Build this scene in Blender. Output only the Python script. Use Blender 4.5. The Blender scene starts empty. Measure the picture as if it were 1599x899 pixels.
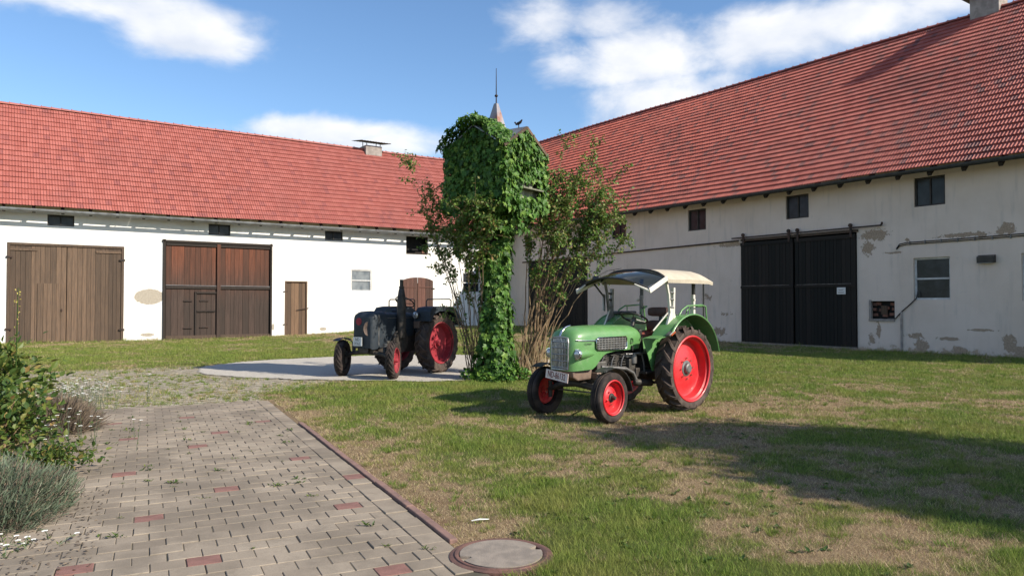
import bpy, bmesh, math, random
import numpy as np
from mathutils import Vector, Matrix, Euler

R_ = math.radians
random.seed(7)
rng = np.random.default_rng(11)
scene = bpy.context.scene
COL = scene.collection

# ------------------------------------------------------------------ camera, sky, sun, exposure
CAM_H = 1.62
cam = bpy.data.cameras.new('camera')
cam.sensor_width = 36.0
cam.lens = 36.0 * 1160 / 1599
cam.clip_end = 2000
camo = bpy.data.objects.new('camera', cam)
COL.objects.link(camo)
camo.location = (0, 0, CAM_H)
camo.rotation_euler = (R_(90 + 1.21), 0, 0)
scene.camera = camo

SUN_EL = 34.5
SUN_H = Vector((0.891, -0.454, 0)).normalized()
sun_vec = Vector((SUN_H.x * math.cos(R_(SUN_EL)), SUN_H.y * math.cos(R_(SUN_EL)), math.sin(R_(SUN_EL))))
sl = bpy.data.lights.new('sun', 'SUN')
sl.energy = 5.0
sl.angle = R_(0.55)
sl.color = (1.0, 0.92, 0.79)
so = bpy.data.objects.new('sun', sl)
COL.objects.link(so)
so.rotation_euler = (-sun_vec).to_track_quat('-Z', 'Y').to_euler()

scene.view_settings.view_transform = 'Standard'
scene.view_settings.look = 'None'
scene.view_settings.gamma = 1.0
scene.view_settings.exposure = 0.56
scene.view_settings.use_curve_mapping = False

world = bpy.data.worlds.new('World')
scene.world = world
world.use_nodes = True


def build_world():
    nt = world.node_tree
    nt.nodes.clear()
    N = nt.nodes.new
    Lk = nt.links.new
    out = N('ShaderNodeOutputWorld')
    bg = N('ShaderNodeBackground')
    bg.inputs['Strength'].default_value = 0.084
    sky = N('ShaderNodeTexSky')
    sky.sky_type = 'NISHITA'
    sky.sun_disc = False
    sky.sun_elevation = R_(SUN_EL)
    sky.sun_rotation = math.atan2(SUN_H.x, SUN_H.y)
    sky.altitude = 400
    sky.air_density = 1.0
    sky.dust_density = 0.4
    sky.ozone_density = 3.0

    def math_(op, a, b=None, c=None, clamp=False):
        m = N('ShaderNodeMath')
        m.operation = op
        m.use_clamp = clamp
        for i, s in enumerate((a, b, c)):
            if s is None:
                continue
            if isinstance(s, (int, float)):
                m.inputs[i].default_value = s
            else:
                Lk(s, m.inputs[i])
        return m.outputs[0]
    tc = N('ShaderNodeTexCoord')
    sep = N('ShaderNodeSeparateXYZ')
    Lk(tc.outputs['Generated'], sep.inputs[0])
    az = math_('ARCTAN2', sep.outputs[0], sep.outputs[1])
    el = math_('ARCSINE', sep.outputs[2])
    # cloud banks: azimuth, elevation, half widths (radians), weight; the sky goes on the same way all round
    banks = [(-0.50, 0.352, 0.11, 0.032, 1.05), (-0.42, 0.325, 0.085, 0.034, 1.0), (-0.60, 0.36, 0.05, 0.02, .6), (-0.27, 0.222, 0.14, 0.020, .95),
             (-0.17, 0.208, 0.12, 0.024, .8), (0.05, 0.365, 0.07, 0.030, .85), (0.12, 0.36, 0.07, 0.030, .85), (0.17, 0.315, 0.13, 0.042, 1.1), (0.20, 0.262, 0.12, 0.05, 1.0), (0.09, 0.31, 0.07, 0.03, .9),
             (0.33, 0.330, 0.11, 0.042, 1.05), (0.43, 0.335, 0.12, 0.030, .95), (0.55, 0.345, 0.10, 0.025, .9), (0.05, .285, .02, .01, .5),
             (0.9, 0.3, 0.22, 0.08, 1), (1.4, 0.45, 0.25, 0.1, 1), (1.9, 0.25, 0.25, 0.07, 1), (2.5, 0.4, 0.3, 0.1, 1),
             (3.0, 0.2, 0.2, 0.06, 1), (-0.95, 0.3, 0.2, 0.07, 1), (-1.4, 0.5, 0.25, 0.1, 1), (-1.9, 0.3, 0.3, 0.08, 1),
             (-2.6, 0.4, 0.3, 0.1, 1), (0.0, 0.75, 0.3, 0.09, .9), (1.2, 0.85, 0.4, 0.1, .9), (-1.5, 0.9, 0.4, 0.1, .9)]
    mask = None
    for (a0, e0, ra, re, w) in banks:
        dx = math_('MULTIPLY', math_('SUBTRACT', az, a0), 1 / ra)
        dy = math_('MULTIPLY', math_('SUBTRACT', el, e0), 1 / re)
        r2 = math_('ADD', math_('MULTIPLY', dx, dx), math_('MULTIPLY', dy, dy))
        g = math_('MULTIPLY', math_('EXPONENT', math_('MULTIPLY', r2, -0.75)), w)
        mask = g if mask is None else math_('MAXIMUM', mask, g)
    mp = N('ShaderNodeMapping')
    mp.inputs['Scale'].default_value = (1, 1, 1.9)
    Lk(tc.outputs['Generated'], mp.inputs[0])
    no = N('ShaderNodeTexNoise')
    no.inputs['Scale'].default_value = 7.5
    no.inputs['Detail'].default_value = 9
    no.inputs['Roughness'].default_value = 0.58
    no.inputs['Distortion'].default_value = 0.25
    Lk(mp.outputs[0], no.inputs['Vector'])
    dens = math_('ADD', mask, math_('MULTIPLY', math_('SUBTRACT', no.outputs['Fac'], 0.5), 1.7))
    mr = N('ShaderNodeMapRange')
    mr.interpolation_type = 'SMOOTHSTEP'
    mr.inputs['From Min'].default_value = 0.30
    mr.inputs['From Max'].default_value = 1.0
    Lk(dens, mr.inputs['Value'])
    cov = math_('MULTIPLY', mr.outputs[0], 0.93)
    # cloud body: brighter where thick, grey-blue in the hollows
    no2 = N('ShaderNodeTexNoise')
    no2.inputs['Scale'].default_value = 11
    no2.inputs['Detail'].default_value = 6
    Lk(mp.outputs[0], no2.inputs['Vector'])
    cr = N('ShaderNodeMix')
    cr.data_type = 'RGBA'
    cr.inputs['A'].default_value = (6.6, 7.0, 7.8, 1)
    cr.inputs['B'].default_value = (8.8, 8.8, 8.9, 1)
    mr2 = N('ShaderNodeMapRange')
    mr2.inputs['From Min'].default_value = 0.35
    mr2.inputs['From Max'].default_value = 0.65
    Lk(no2.outputs['Fac'], mr2.inputs['Value'])
    Lk(mr2.outputs[0], cr.inputs['Factor'])
    hs = N('ShaderNodeHueSaturation')
    hs.inputs['Saturation'].default_value = 1.08
    hs.inputs['Value'].default_value = 1.52
    Lk(sky.outputs[0], hs.inputs['Color'])
    mix = N('ShaderNodeMix')
    mix.data_type = 'RGBA'
    Lk(cov, mix.inputs['Factor'])
    Lk(hs.outputs[0], mix.inputs['A'])
    Lk(cr.outputs['Result'], mix.inputs['B'])
    Lk(mix.outputs['Result'], bg.inputs['Color'])
    Lk(bg.outputs[0], out.inputs['Surface'])


build_world()

# ------------------------------------------------------------------ helpers: mesh building


class MB:
    def __init__(self):
        self.v = []
        self.f = []

    def add(self, verts, faces, M=None):
        o = len(self.v)
        if M is not None:
            verts = [M @ Vector(p) for p in verts]
        self.v.extend([tuple(p) for p in verts])
        self.f.extend([tuple(i + o for i in fc) for fc in faces])
        return self

    def box(self, c, s, rot=None):
        x, y, z = s[0] / 2, s[1] / 2, s[2] / 2
        vs = [(-x, -y, -z), (x, -y, -z), (x, y, -z), (-x, y, -z), (-x, -y, z), (x, -y, z), (x, y, z), (-x, y, z)]
        fs = [(0, 3, 2, 1), (4, 5, 6, 7), (0, 1, 5, 4), (1, 2, 6, 5), (2, 3, 7, 6), (3, 0, 4, 7)]
        M = Matrix.Translation(c)
        if rot is not None:
            M = M @ Euler(rot).to_matrix().to_4x4()
        return self.add(vs, fs, M)

    def bar(self, p0, p1, w, h):
        p0, p1 = Vector(p0), Vector(p1)
        d = p1 - p0
        q = d.to_track_quat('X', 'Z')
        M = Matrix.Translation((p0 + p1) / 2) @ q.to_matrix().to_4x4()
        x, y, z = d.length / 2, w / 2, h / 2
        vs = [(-x, -y, -z), (x, -y, -z), (x, y, -z), (-x, y, -z), (-x, -y, z), (x, -y, z), (x, y, z), (-x, y, z)]
        fs = [(0, 3, 2, 1), (4, 5, 6, 7), (0, 1, 5, 4), (1, 2, 6, 5), (2, 3, 7, 6), (3, 0, 4, 7)]
        return self.add(vs, fs, M)

    def tube(self, pts, r, n=8, caps=True):
        pts = [Vector(p) for p in pts]
        k = len(pts)
        rs = r if isinstance(r, (list, tuple)) else [r] * k
        t0 = (pts[1] - pts[0]).normalized()
        up = Vector((0, 0, 1)) if abs(t0.z) < 0.9 else Vector((1, 0, 0))
        a = t0.cross(up).normalized()
        vs, fs = [], []
        for i in range(k):
            if i == 0:
                t = t0
            elif i == k - 1:
                t = (pts[i] - pts[i - 1]).normalized()
            else:
                t = ((pts[i + 1] - pts[i]).normalized() + (pts[i] - pts[i - 1]).normalized()).normalized()
            a = (a - t * a.dot(t)).normalized()
            b = t.cross(a)
            for j in range(n):
                an = 2 * math.pi * j / n
                vs.append(pts[i] + (a * math.cos(an) + b * math.sin(an)) * rs[i])
        for i in range(k - 1):
            for j in range(n):
                j2 = (j + 1) % n
                fs.append((i * n + j, (i + 1) * n + j, (i + 1) * n + j2, i * n + j2))
        if caps:
            fs.append(tuple(range(n)))
            fs.append(tuple((k - 1) * n + j for j in reversed(range(n))))
        return self.add(vs, fs)

    def cyl(self, p0, p1, r0, r1=None, n=16):
        return self.tube([p0, p1], [r0, r0 if r1 is None else r1], n)

    def lathe(self, prof, n=32, c=(0, 0, 0), axis='y', closed=False):
        """prof: list of (radius, offset along axis)"""
        vs, fs = [], []
        k = len(prof)
        for j in range(n):
            an = 2 * math.pi * j / n
            ca, sa = math.cos(an), math.sin(an)
            for (r, t) in prof:
                if axis == 'y':
                    vs.append((c[0] + r * ca, c[1] + t, c[2] + r * sa))
                elif axis == 'z':
                    vs.append((c[0] + r * ca, c[1] + r * sa, c[2] + t))
                else:
                    vs.append((c[0] + t, c[1] + r * ca, c[2] + r * sa))
        kk = k if closed else k - 1
        for j in range(n):
            j2 = (j + 1) % n
            for i in range(kk):
                i2 = (i + 1) % k
                fs.append((j * k + i, j * k + i2, j2 * k + i2, j2 * k + i))
        return self.add(vs, fs)

    def loft(self, rings, close_ring=False, caps=False):
        n = len(rings[0])
        vs = [p for r in rings for p in r]
        fs = []
        m = n if close_ring else n - 1
        for i in range(len(rings) - 1):
            for j in range(m):
                j2 = (j + 1) % n
                fs.append((i * n + j, i * n + j2, (i + 1) * n + j2, (i + 1) * n + j))
        if caps:
            fs.append(tuple(reversed(range(n))))
            fs.append(tuple((len(rings) - 1) * n + j for j in range(n)))
        return self.add(vs, fs)

    def prism(self, poly, t0, t1, axis='y'):
        """poly in the two other axes, extruded along axis"""
        n = len(poly)

        def mk(p, t):
            return {'y': (p[0], t, p[1]), 'x': (t, p[0], p[1]), 'z': (p[0], p[1], t)}[axis]
        vs = [mk(p, t0) for p in poly] + [mk(p, t1) for p in poly]
        fs = [tuple(range(n)), tuple(reversed(range(n, 2 * n)))]
        for i in range(n):
            j = (i + 1) % n
            fs.append((i, i + n, j + n, j))
        return self.add(vs, fs)

    def strip(self, pts, half, thick, axis_dir):
        """sheet following pts, +-half along axis_dir, with a thickness"""
        ad = Vector(axis_dir)
        rings = []
        pts = [Vector(p) for p in pts]
        for i, p in enumerate(pts):
            a = pts[max(i - 1, 0)]
            b = pts[min(i + 1, len(pts) - 1)]
            nrm = (b - a).normalized().cross(ad).normalized() * thick
            rings.append([p - ad * half, p + ad * half, p + ad * half + nrm, p - ad * half + nrm])
        return self.loft(rings, close_ring=True, caps=True)

    def mesh(self, name, smooth=None):
        me = bpy.data.meshes.new(name)
        me.from_pydata(self.v, [], self.f)
        bm = bmesh.new()
        bm.from_mesh(me)
        bmesh.ops.recalc_face_normals(bm, faces=bm.faces)
        bm.to_mesh(me)
        bm.free()
        if smooth is not None:
            me.shade_smooth()
            me.set_sharp_from_angle(angle=R_(smooth))
        return me

    def build(self, name, mat, parent=None, smooth=None, bevel=0, kind=None, label=None):
        o = bpy.data.objects.new(name, self.mesh(name, smooth))
        COL.objects.link(o)
        if mat is not None:
            o.data.materials.append(mat)
        if parent is not None:
            o.parent = parent
        if bevel:
            b = o.modifiers.new('bevel', 'BEVEL')
            b.width = bevel
            b.segments = 2
            b.limit_method = 'ANGLE'
            b.angle_limit = R_(40)
        if kind:
            o['kind'] = kind
        if label:
            o['label'] = label
        return o


def tag(o, label=None, cat=None, group=None, kind=None):
    if label:
        o['label'] = label
    if cat:
        o['category'] = cat
    if group:
        o['group'] = group
    if kind:
        o['kind'] = kind
    return o


def thing(name, label, cat, loc=(0, 0, 0), rz=0, group=None):
    o = bpy.data.objects.new(name, None)
    o.empty_display_size = 0.2
    COL.objects.link(o)
    o.location = loc
    o.rotation_euler = (0, 0, rz)
    return tag(o, label, cat, group)


def inst(name, me, parent, M=None, loc=None, rot=None):
    o = bpy.data.objects.new(name, me)
    COL.objects.link(o)
    o.parent = parent
    if M is not None:
        o.matrix_local = M
    else:
        if loc is not None:
            o.location = loc
        if rot is not None:
            o.rotation_euler = rot
    return o


def np_mesh(name, verts, faces, mat, parent=None, attrs=None, smooth=False):
    """fast mesh from numpy arrays; faces (n,3) or (n,4); attrs: {name: (domain point floats)}"""
    me = bpy.data.meshes.new(name)
    nv, nf, k = len(verts), len(faces), faces.shape[1]
    me.vertices.add(nv)
    me.vertices.foreach_set('co', np.ascontiguousarray(verts, dtype=np.float32).ravel())
    me.loops.add(nf * k)
    me.loops.foreach_set('vertex_index', np.ascontiguousarray(faces, dtype=np.int32).ravel())
    me.polygons.add(nf)
    me.polygons.foreach_set('loop_start', np.arange(0, nf * k, k, dtype=np.int32))
    me.polygons.foreach_set('loop_total', np.full(nf, k, dtype=np.int32))
    me.update(calc_edges=True)
    if attrs:
        for an, arr in attrs.items():
            at = me.attributes.new(an, 'FLOAT', 'POINT')
            at.data.foreach_set('value', np.ascontiguousarray(arr, dtype=np.float32))
    if smooth:
        me.shade_smooth()
    else:
        me.shade_flat()
    me.validate()
    o = bpy.data.objects.new(name, me)
    COL.objects.link(o)
    if mat is not None:
        me.materials.append(mat)
    if parent is not None:
        o.parent = parent
    return o


def text_obj(name, body, size, mat, parent, M, extrude=0.002, sx=1.0):
    cu = bpy.data.curves.new(name, 'FONT')
    cu.body = body
    cu.size = size
    cu.align_x = 'CENTER'
    cu.align_y = 'CENTER'
    cu.extrude = extrude
    cu.resolution_u = 2
    t = bpy.data.objects.new(name, cu)
    COL.objects.link(t)
    dg = bpy.context.evaluated_depsgraph_get()
    me = bpy.data.meshes.new_from_object(t.evaluated_get(dg))
    bpy.data.objects.remove(t)
    o = bpy.data.objects.new(name, me)
    me.materials.clear()
    me.materials.append(mat)
    COL.objects.link(o)
    o.parent = parent
    o.matrix_local = M @ Matrix.Diagonal((sx, 1, 1, 1))
    return o


# value noise in numpy (for masks and scattering)
def _hash(ix, iy, seed):
    h = (ix.astype(np.int64) * 374761393 + iy.astype(np.int64) * 668265263 + seed * 1442695041) & 0xFFFFFFFF
    h = ((h ^ (h >> 13)) * 1274126177) & 0xFFFFFFFF
    h = h ^ (h >> 16)
    return (h & 0xFFFF) / 65535.0


def vnoise(x, y, s, seed=0):
    x = np.asarray(x, float) / s
    y = np.asarray(y, float) / s
    ix, iy = np.floor(x), np.floor(y)
    fx, fy = x - ix, y - iy
    fx = fx * fx * (3 - 2 * fx)
    fy = fy * fy * (3 - 2 * fy)
    a, b = _hash(ix, iy, seed), _hash(ix + 1, iy, seed)
    c, d = _hash(ix, iy + 1, seed), _hash(ix + 1, iy + 1, seed)
    return (a * (1 - fx) + b * fx) * (1 - fy) + (c * (1 - fx) + d * fx) * fy


def fbm(x, y, s, seed=0, oct=4):
    t, amp, tot = 0, 1.0, 0
    for i in range(oct):
        t = t + amp * vnoise(x, y, s / 2 ** i, seed + i * 17)
        tot += amp
        amp *= .55
    return t / tot


def sstep(a, b, x):
    t = np.clip((np.asarray(x, float) - a) / (b - a), 0, 1)
    return t * t * (3 - 2 * t)


# ------------------------------------------------------------------ helpers: materials


class NT:
    def __init__(self, name):
        self.m = bpy.data.materials.new(name)
        self.m.use_nodes = True
        self.t = self.m.node_tree
        self.t.nodes.clear()
        self.out = self.n('ShaderNodeOutputMaterial')
        self.b = self.n('ShaderNodeBsdfPrincipled')
        self.l(self.b.outputs[0], self.out.inputs['Surface'])

    def n(self, t, **kw):
        nd = self.t.nodes.new(t)
        for k, v in kw.items():
            setattr(nd, k, v)
        return nd

    def l(self, a, b):
        self.t.links.new(a, b)

    def set(self, sock, v):
        if hasattr(v, 'is_linked') or isinstance(v, bpy.types.NodeSocket):
            self.l(v, sock)
        else:
            if isinstance(v, tuple) and len(v) == 3 and sock.type == 'RGBA':
                v = v + (1,)
            sock.default_value = v

    def coord(self, which='Object', scale=(1, 1, 1)):
        if which == 'Position':
            o = self.n('ShaderNodeNewGeometry').outputs['Position']
        else:
            o = self.n('ShaderNodeTexCoord').outputs[which]
        mp = self.n('ShaderNodeMapping')
        mp.inputs['Scale'].default_value = scale
        self.l(o, mp.inputs[0])
        return mp.outputs[0]

    def noise(self, vec, scale, detail=4, rough=.55, dist=0):
        nd = self.n('ShaderNodeTexNoise')
        nd.inputs['Scale'].default_value = scale
        nd.inputs['Detail'].default_value = detail
        nd.inputs['Roughness'].default_value = rough
        nd.inputs['Distortion'].default_value = dist
        if vec is not None:
            self.l(vec, nd.inputs['Vector'])
        return nd.outputs['Fac']

    def ramp(self, v, a, b, lo=0.0, hi=1.0):
        mr = self.n('ShaderNodeMapRange')
        mr.interpolation_type = 'SMOOTHSTEP'
        mr.inputs['From Min'].default_value = a
        mr.inputs['From Max'].default_value = b
        mr.inputs['To Min'].default_value = lo
        mr.inputs['To Max'].default_value = hi
        self.l(v, mr.inputs['Value'])
        return mr.outputs[0]

    def mix(self, f, a, b, mode='MIX'):
        mx = self.n('ShaderNodeMix', data_type='RGBA', blend_type=mode)
        self.set(mx.inputs['Factor'], f)
        self.set(mx.inputs['A'], a)
        self.set(mx.inputs['B'], b)
        return mx.outputs['Result']

    def math(self, op, a, b=0.0, clamp=False):
        m = self.n('ShaderNodeMath', operation=op, use_clamp=clamp)
        self.set(m.inputs[0], a)
        self.set(m.inputs[1], b)
        return m.outputs[0]

    def attr(self, name):
        a = self.n('ShaderNodeAttribute', attribute_name=name)
        return a.outputs['Fac']

    def objrand(self):
        return self.n('ShaderNodeObjectInfo').outputs['Random']

    def bump(self, h, strength=.3, dist=.02, normal=None):
        b = self.n('ShaderNodeBump')
        b.inputs['Strength'].default_value = strength
        b.inputs['Distance'].default_value = dist
        self.l(h, b.inputs['Height'])
        if normal is not None:
            self.l(normal, b.inputs['Normal'])
        self.l(b.outputs[0], self.b.inputs['Normal'])
        return b.outputs[0]

    def fin(self, col=None, rough=.6, metal=0.0, spec=.5):
        if col is not None:
            self.set(self.b.inputs['Base Color'], col)
        self.set(self.b.inputs['Roughness'], rough)
        self.set(self.b.inputs['Metallic'], metal)
        self.b.inputs['Specular IOR Level'].default_value = spec
        return self.m


def simple(name, c1, c2=None, rough=.6, metal=0.0, scale=6.0, bump=0.0, bscale=40.0, spec=.5, lo=.35, hi=.65, coat=0.0):
    t = NT(name)
    v = t.coord('Object')
    c2 = c2 or tuple(x * .7 for x in c1)
    n = t.noise(v, scale, 6, .62)
    col = t.mix(t.ramp(n, lo, hi), c1, c2)
    r = t.ramp(t.noise(v, scale * 1.7, 4), .3, .7, max(rough - .1, .05), min(rough + .12, 1))
    if bump:
        t.bump(t.noise(v, bscale, 5), bump, .01)
    t.b.inputs['Coat Weight'].default_value = coat
    return t.fin(col, r, metal, spec)


def leaf_mat(name, cols, rough=.45, trans=.35, attr='rnd', spec=.4):
    """cols: dark, mid, light; picked by the point attribute plus the object's own random"""
    t = NT(name)
    a = t.math('FRACT', t.math('ADD', t.attr(attr), t.objrand()))
    c = t.mix(t.ramp(a, 0, .55), cols[0], cols[1])
    c = t.mix(t.ramp(a, .6, 1.0), c, cols[2])
    t.fin(c, rough, 0, spec)
    tr = t.n('ShaderNodeBsdfTranslucent')
    t.l(c, tr.inputs['Color'])
    mx = t.n('ShaderNodeMixShader')
    mx.inputs[0].default_value = trans
    t.l(t.b.outputs[0], mx.inputs[1])
    t.l(tr.outputs[0], mx.inputs[2])
    t.l(mx.outputs[0], t.out.inputs['Surface'])
    return t.m


def wood_mat(name, top, low, zsplit=None, zsoft=.4, rough=.8, contrast=.5):
    """planks: grain along z, each plank its own tone; `low` is the weathered colour below zsplit"""
    t = NT(name)
    r = t.objrand()
    v = t.coord('Position', (14, 14, .7))
    ad = t.n('ShaderNodeVectorMath', operation='ADD')
    t.l(v, ad.inputs[0])
    cb = t.n('ShaderNodeCombineXYZ')
    t.l(t.math('MULTIPLY', r, 50.0), cb.inputs[2])
    t.l(cb.outputs[0], ad.inputs[1])
    g = t.noise(ad.outputs[0], 1.6, 7, .65)
    g2 = t.noise(t.coord('Position', (30, 30, 1.2)), 2.4, 5, .6)
    base = top
    if zsplit is not None:
        pos = t.n('ShaderNodeNewGeometry').outputs['Position']
        sp = t.n('ShaderNodeSeparateXYZ')
        t.l(pos, sp.inputs[0])
        zz = t.math('ADD', sp.outputs[2], t.math('MULTIPLY', t.math('SUBTRACT', g2, .5), 1.6))
        zz = t.math('ADD', zz, t.math('MULTIPLY', t.math('SUBTRACT', r, .5), .7))
        base = t.mix(t.ramp(zz, zsplit - zsoft, zsplit + zsoft), low, top)
    else:
        base = t.mix(t.ramp(g2, .35, .65), top, low)
    col = t.mix(t.ramp(g, .35, .68), base, (0.012, 0.010, 0.009), 'MIX')
    col = t.mix(contrast, base, col)
    col = t.mix(t.ramp(r, 0, 1, 0, .6), col, (.03, .024, .02))
    t.bump(g, .35, .01)
    return t.fin(col, rough, 0, .25)


MAT = {}


def make_materials():
    # --- plaster walls
    def plaster(name, white, under, patches, basewear, dirty):
        t = NT(name)
        v = t.coord('Object')
        sp = t.n('ShaderNodeSeparateXYZ')
        t.l(v, sp.inputs[0])
        x, z = sp.outputs[0], sp.outputs[2]
        n1 = t.noise(v, .7, 6, .6)
        n2 = t.noise(v, 3.2, 7, .68)
        n3 = t.noise(v, 22, 4, .6)
        col = t.mix(t.ramp(n1, .35, .72), white, tuple(w * q for w, q in zip(white, (.90, .885, .86))))
        stre = t.noise(t.coord('Object', (3.2, 3.2, .35)), 1.5, 5, .6)
        col = t.mix(t.ramp(stre, .5, .8, 0, dirty), col, (.36, .33, .30))
        col = t.mix(t.ramp(n2, .60, .72, 0, dirty), col, (.45, .41, .37))
        # damp, flaking foot of the wall
        foot = t.math('ADD', t.math('MULTIPLY', z, -1 / basewear), t.math('MULTIPLY', n2, 1.5))
        col = t.mix(t.ramp(foot, .35, .9, 0, .55), col, (.40, .35, .29))
        col = t.mix(t.ramp(foot, .62, .70), col, under)
        # fallen plaster
        pm = None
        for (px, pz, rx, rz_, w) in patches:
            dx = t.math('MULTIPLY', t.math('SUBTRACT', x, px), 1 / rx)
            dz = t.math('MULTIPLY', t.math('SUBTRACT', z, pz), 1 / rz_)
            d = t.math('SQRT', t.math('ADD', t.math('MULTIPLY', dx, dx), t.math('MULTIPLY', dz, dz)))
            d = t.math('SUBTRACT', w, d)
            pm = d if pm is None else t.math('MAXIMUM', pm, d)
        if pm is not None:
            n5 = t.noise(v, 5.5, 9, .72, .6)
            pmn = t.math('ADD', pm, t.math('MULTIPLY', t.math('SUBTRACT', n5, .53), 3.0 if dirty > .3 else .5))
            edge = t.ramp(pmn, .02, .09)
            uc = t.mix(t.ramp(n3, .35, .65), under, tuple(c * .68 for c in under))
            col = t.mix(edge, col, uc)
            hgt = t.math('SUBTRACT', t.math('MULTIPLY', n3, .35), edge)
        else:
            hgt = n3
        hgt = t.math('ADD', hgt, t.math('MULTIPLY', n2, .8))
        t.bump(hgt, .5, .012)
        return t.fin(col, .9, 0, .15)
    MAT['plaster_l'] = plaster('whitewashed_plaster', (.80, .785, .75), (.42, .37, .30), [(-19.35, 1.92, .72, .42, .9), (-11.4, .35, .25, .12, .8), (-13.9, .5, .12, .3, .6), (-19.4, .25, .5, .15, .6)], .45, .2)
    rp = [(22.2, 4.0, .55, .22, 1), (21.95, 3.55, .3, .35, .8), (25.0, 3.78, .9, .09, .9), (26.25, 3.9, .28, .22, 1), (25.6, 3.75, .2, .15, .9),
          (16.1, 4.05, .9, .10, .9), (23.5, .55, .35, .16, .8), (23.75, .28, .28, .3, .85), (24.6, .5, .4, .07, .95), (26.3, .45, .22, .3, .95),
          (26.6, .2, .4, .2, .9), (22.3, .7, .1, .35, .9), (22.05, .35, .2, .3, .7), (25.55, .8, .5, .05, .85), (24.9, .15, .35, .18, .8),
          (15.4, .45, .5, .22, .85), (13.8, .9, .4, .3, .6), (9.0, 3.1, .3, .35, .6), (10.6, 2.8, .22, .3, .55), (14.8, 1.9, .6, .25, .45),
          (15.8, 1.2, .45, .15, .6), (28.5, 2.2, .5, .4, .8), (30, .4, .8, .5, .9), (22.8, 3.35, .35, .05, .9), (23.3, 3.75, .12, .12, .7)]
    MAT['plaster_r'] = plaster('old_flaking_plaster', (.68, .575, .495), (.42, .32, .235), rp, .75, .5)

    # --- roof tiles
    def tiles(name, c1, c2, c3, stain, stainamt):
        t = NT(name)
        a = t.math('FRACT', t.math('ADD', t.attr('rnd'), t.objrand()))
        v = t.coord('Position')
        big = t.noise(v, .55, 5, .65)
        fine = t.noise(v, 30, 4, .6)
        col = t.mix(t.ramp(a, 0, 1), c1, c2)
        col = t.mix(t.ramp(a, .86, .97), col, c3)
        col = t.mix(t.ramp(big, .45, .75, 0, stainamt), col, stain)
        mid = t.noise(v, 2.8, 4, .6)
        col = t.mix(t.ramp(mid, .60, .74, 0, stainamt), col, tuple(s * .7 for s in stain))
        col = t.mix(t.ramp(fine, .4, .8, 0, .35), col, tuple(c * .5 for c in c1))
        t.bump(fine, .25, .004)
        return t.fin(col, .62, 0, .35)
    MAT['tile_l'] = tiles('red_roof_tile', (.325, .098, .077), (.385, .128, .103), (.275, .088, .077), (.24, .09, .08), .45)
    MAT['tile_r'] = tiles('old_red_roof_tile', (.335, .078, .054), (.415, .112, .080), (.20, .072, .060), (.13, .055, .047), .55)
    MAT['deck'] = simple('roof_deck', (.05, .025, .02), (.03, .02, .018), .9)

    # --- wood
    MAT['wood_brown'] = wood_mat('weathered_brown_wood', (.18, .115, .074), (.135, .093, .066), None, contrast=.35)
    MAT['wood_gate'] = wood_mat('stained_gate_wood', (.175, .062, .034), (.075, .050, .040), 2.7, 1.2, contrast=.5)
    MAT['wood_small'] = wood_mat('small_door_wood', (.21, .13, .078), (.17, .105, .066), None, contrast=.28)
    MAT['wood_red'] = wood_mat('red_brown_shutter_wood', (.16, .075, .055), (.12, .06, .048), None, contrast=.3)
    MAT['wood_black'] = wood_mat('tarred_wood', (.011, .013, .011), (.008, .0095, .009), None, contrast=.5)
    MAT['wood_dark'] = wood_mat('dark_beam_wood', (.04, .030, .024), (.028, .022, .019), None, contrast=.3)
    MAT['wood_green'] = wood_mat('pale_green_board', (.42, .45, .33), (.33, .33, .24), None, contrast=.3)
    # --- metal, glass
    MAT['iron'] = simple('dark_iron', (.03, .026, .024), (.06, .035, .025), .6, .6)
    MAT['zinc'] = simple('weathered_zinc', (.30, .31, .32), (.22, .22, .23), .45, .7, 3)
    MAT['gutter_r'] = simple('dark_gutter_metal', (.05, .052, .054), (.03, .03, .03), .5, .5)  # shade on the right gutter is put into this dark colour
    MAT['rustzinc'] = simple('rusty_sheet_metal', (.33, .30, .30), (.30, .13, .075), .5, .5, 2.2, .1, 12, lo=.46, hi=.66)
    MAT['frame_white'] = simple('white_window_frame', (.62, .61, .60), (.45, .44, .43), .6)
    MAT['frame_dark'] = simple('dark_window_frame', (.022, .020, .019), (.035, .028, .024), .7)
    g = NT('dusty_window_glass')
    MAT['glass'] = g.fin(g.mix(g.ramp(g.noise(g.coord('Object'), 3, 5), .3, .75), (.010, .011, .012), (.035, .038, .042)), .25, 0, .25)
    g = NT('dusty_pale_glass')
    MAT['glass_pale'] = g.fin(g.mix(g.ramp(g.noise(g.coord('Object'), 2, 5), .3, .7), (.10, .12, .14), (.24, .26, .27)), .2, 0, .6)
    MAT['hole'] = simple('dark_interior', (.012, .011, .010), (.008, .008, .008), .95)
    MAT['concrete'] = simple('grey_concrete', (.27, .225, .18), (.19, .16, .13), .85, 0, 9, .3, 90)
    MAT['chimney'] = simple('chimney_render', (.33, .29, .26), (.22, .19, .17), .9, 0, 5, .3, 40)
    MAT['sign'] = simple('white_sign_plate', (.66, .66, .64), (.58, .58, .56), .5)
    MAT['ink'] = simple('black_ink', (.02, .02, .02), (.03, .03, .03), .7)
    MAT['brick_dark'] = simple('sooty_brick', (.20, .085, .055), (.12, .06, .045), .9, 0, 8, .3, 50)

    # --- paving
    t = NT('grey_paver')
    v = t.coord('Position')
    n1, n2, n3 = t.noise(v, 1.1, 5, .6), t.noise(v, 9, 5, .6), t.noise(v, 120, 3, .6)
    a = t.math('FRACT', t.math('ADD', t.attr('rnd'), t.objrand()))
    c = t.mix(a, (.345, .287, .220), (.260, .213, .162))
    c = t.mix(t.ramp(n1, .40, .62, 0, .75), c, (.165, .137, .105))
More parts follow.
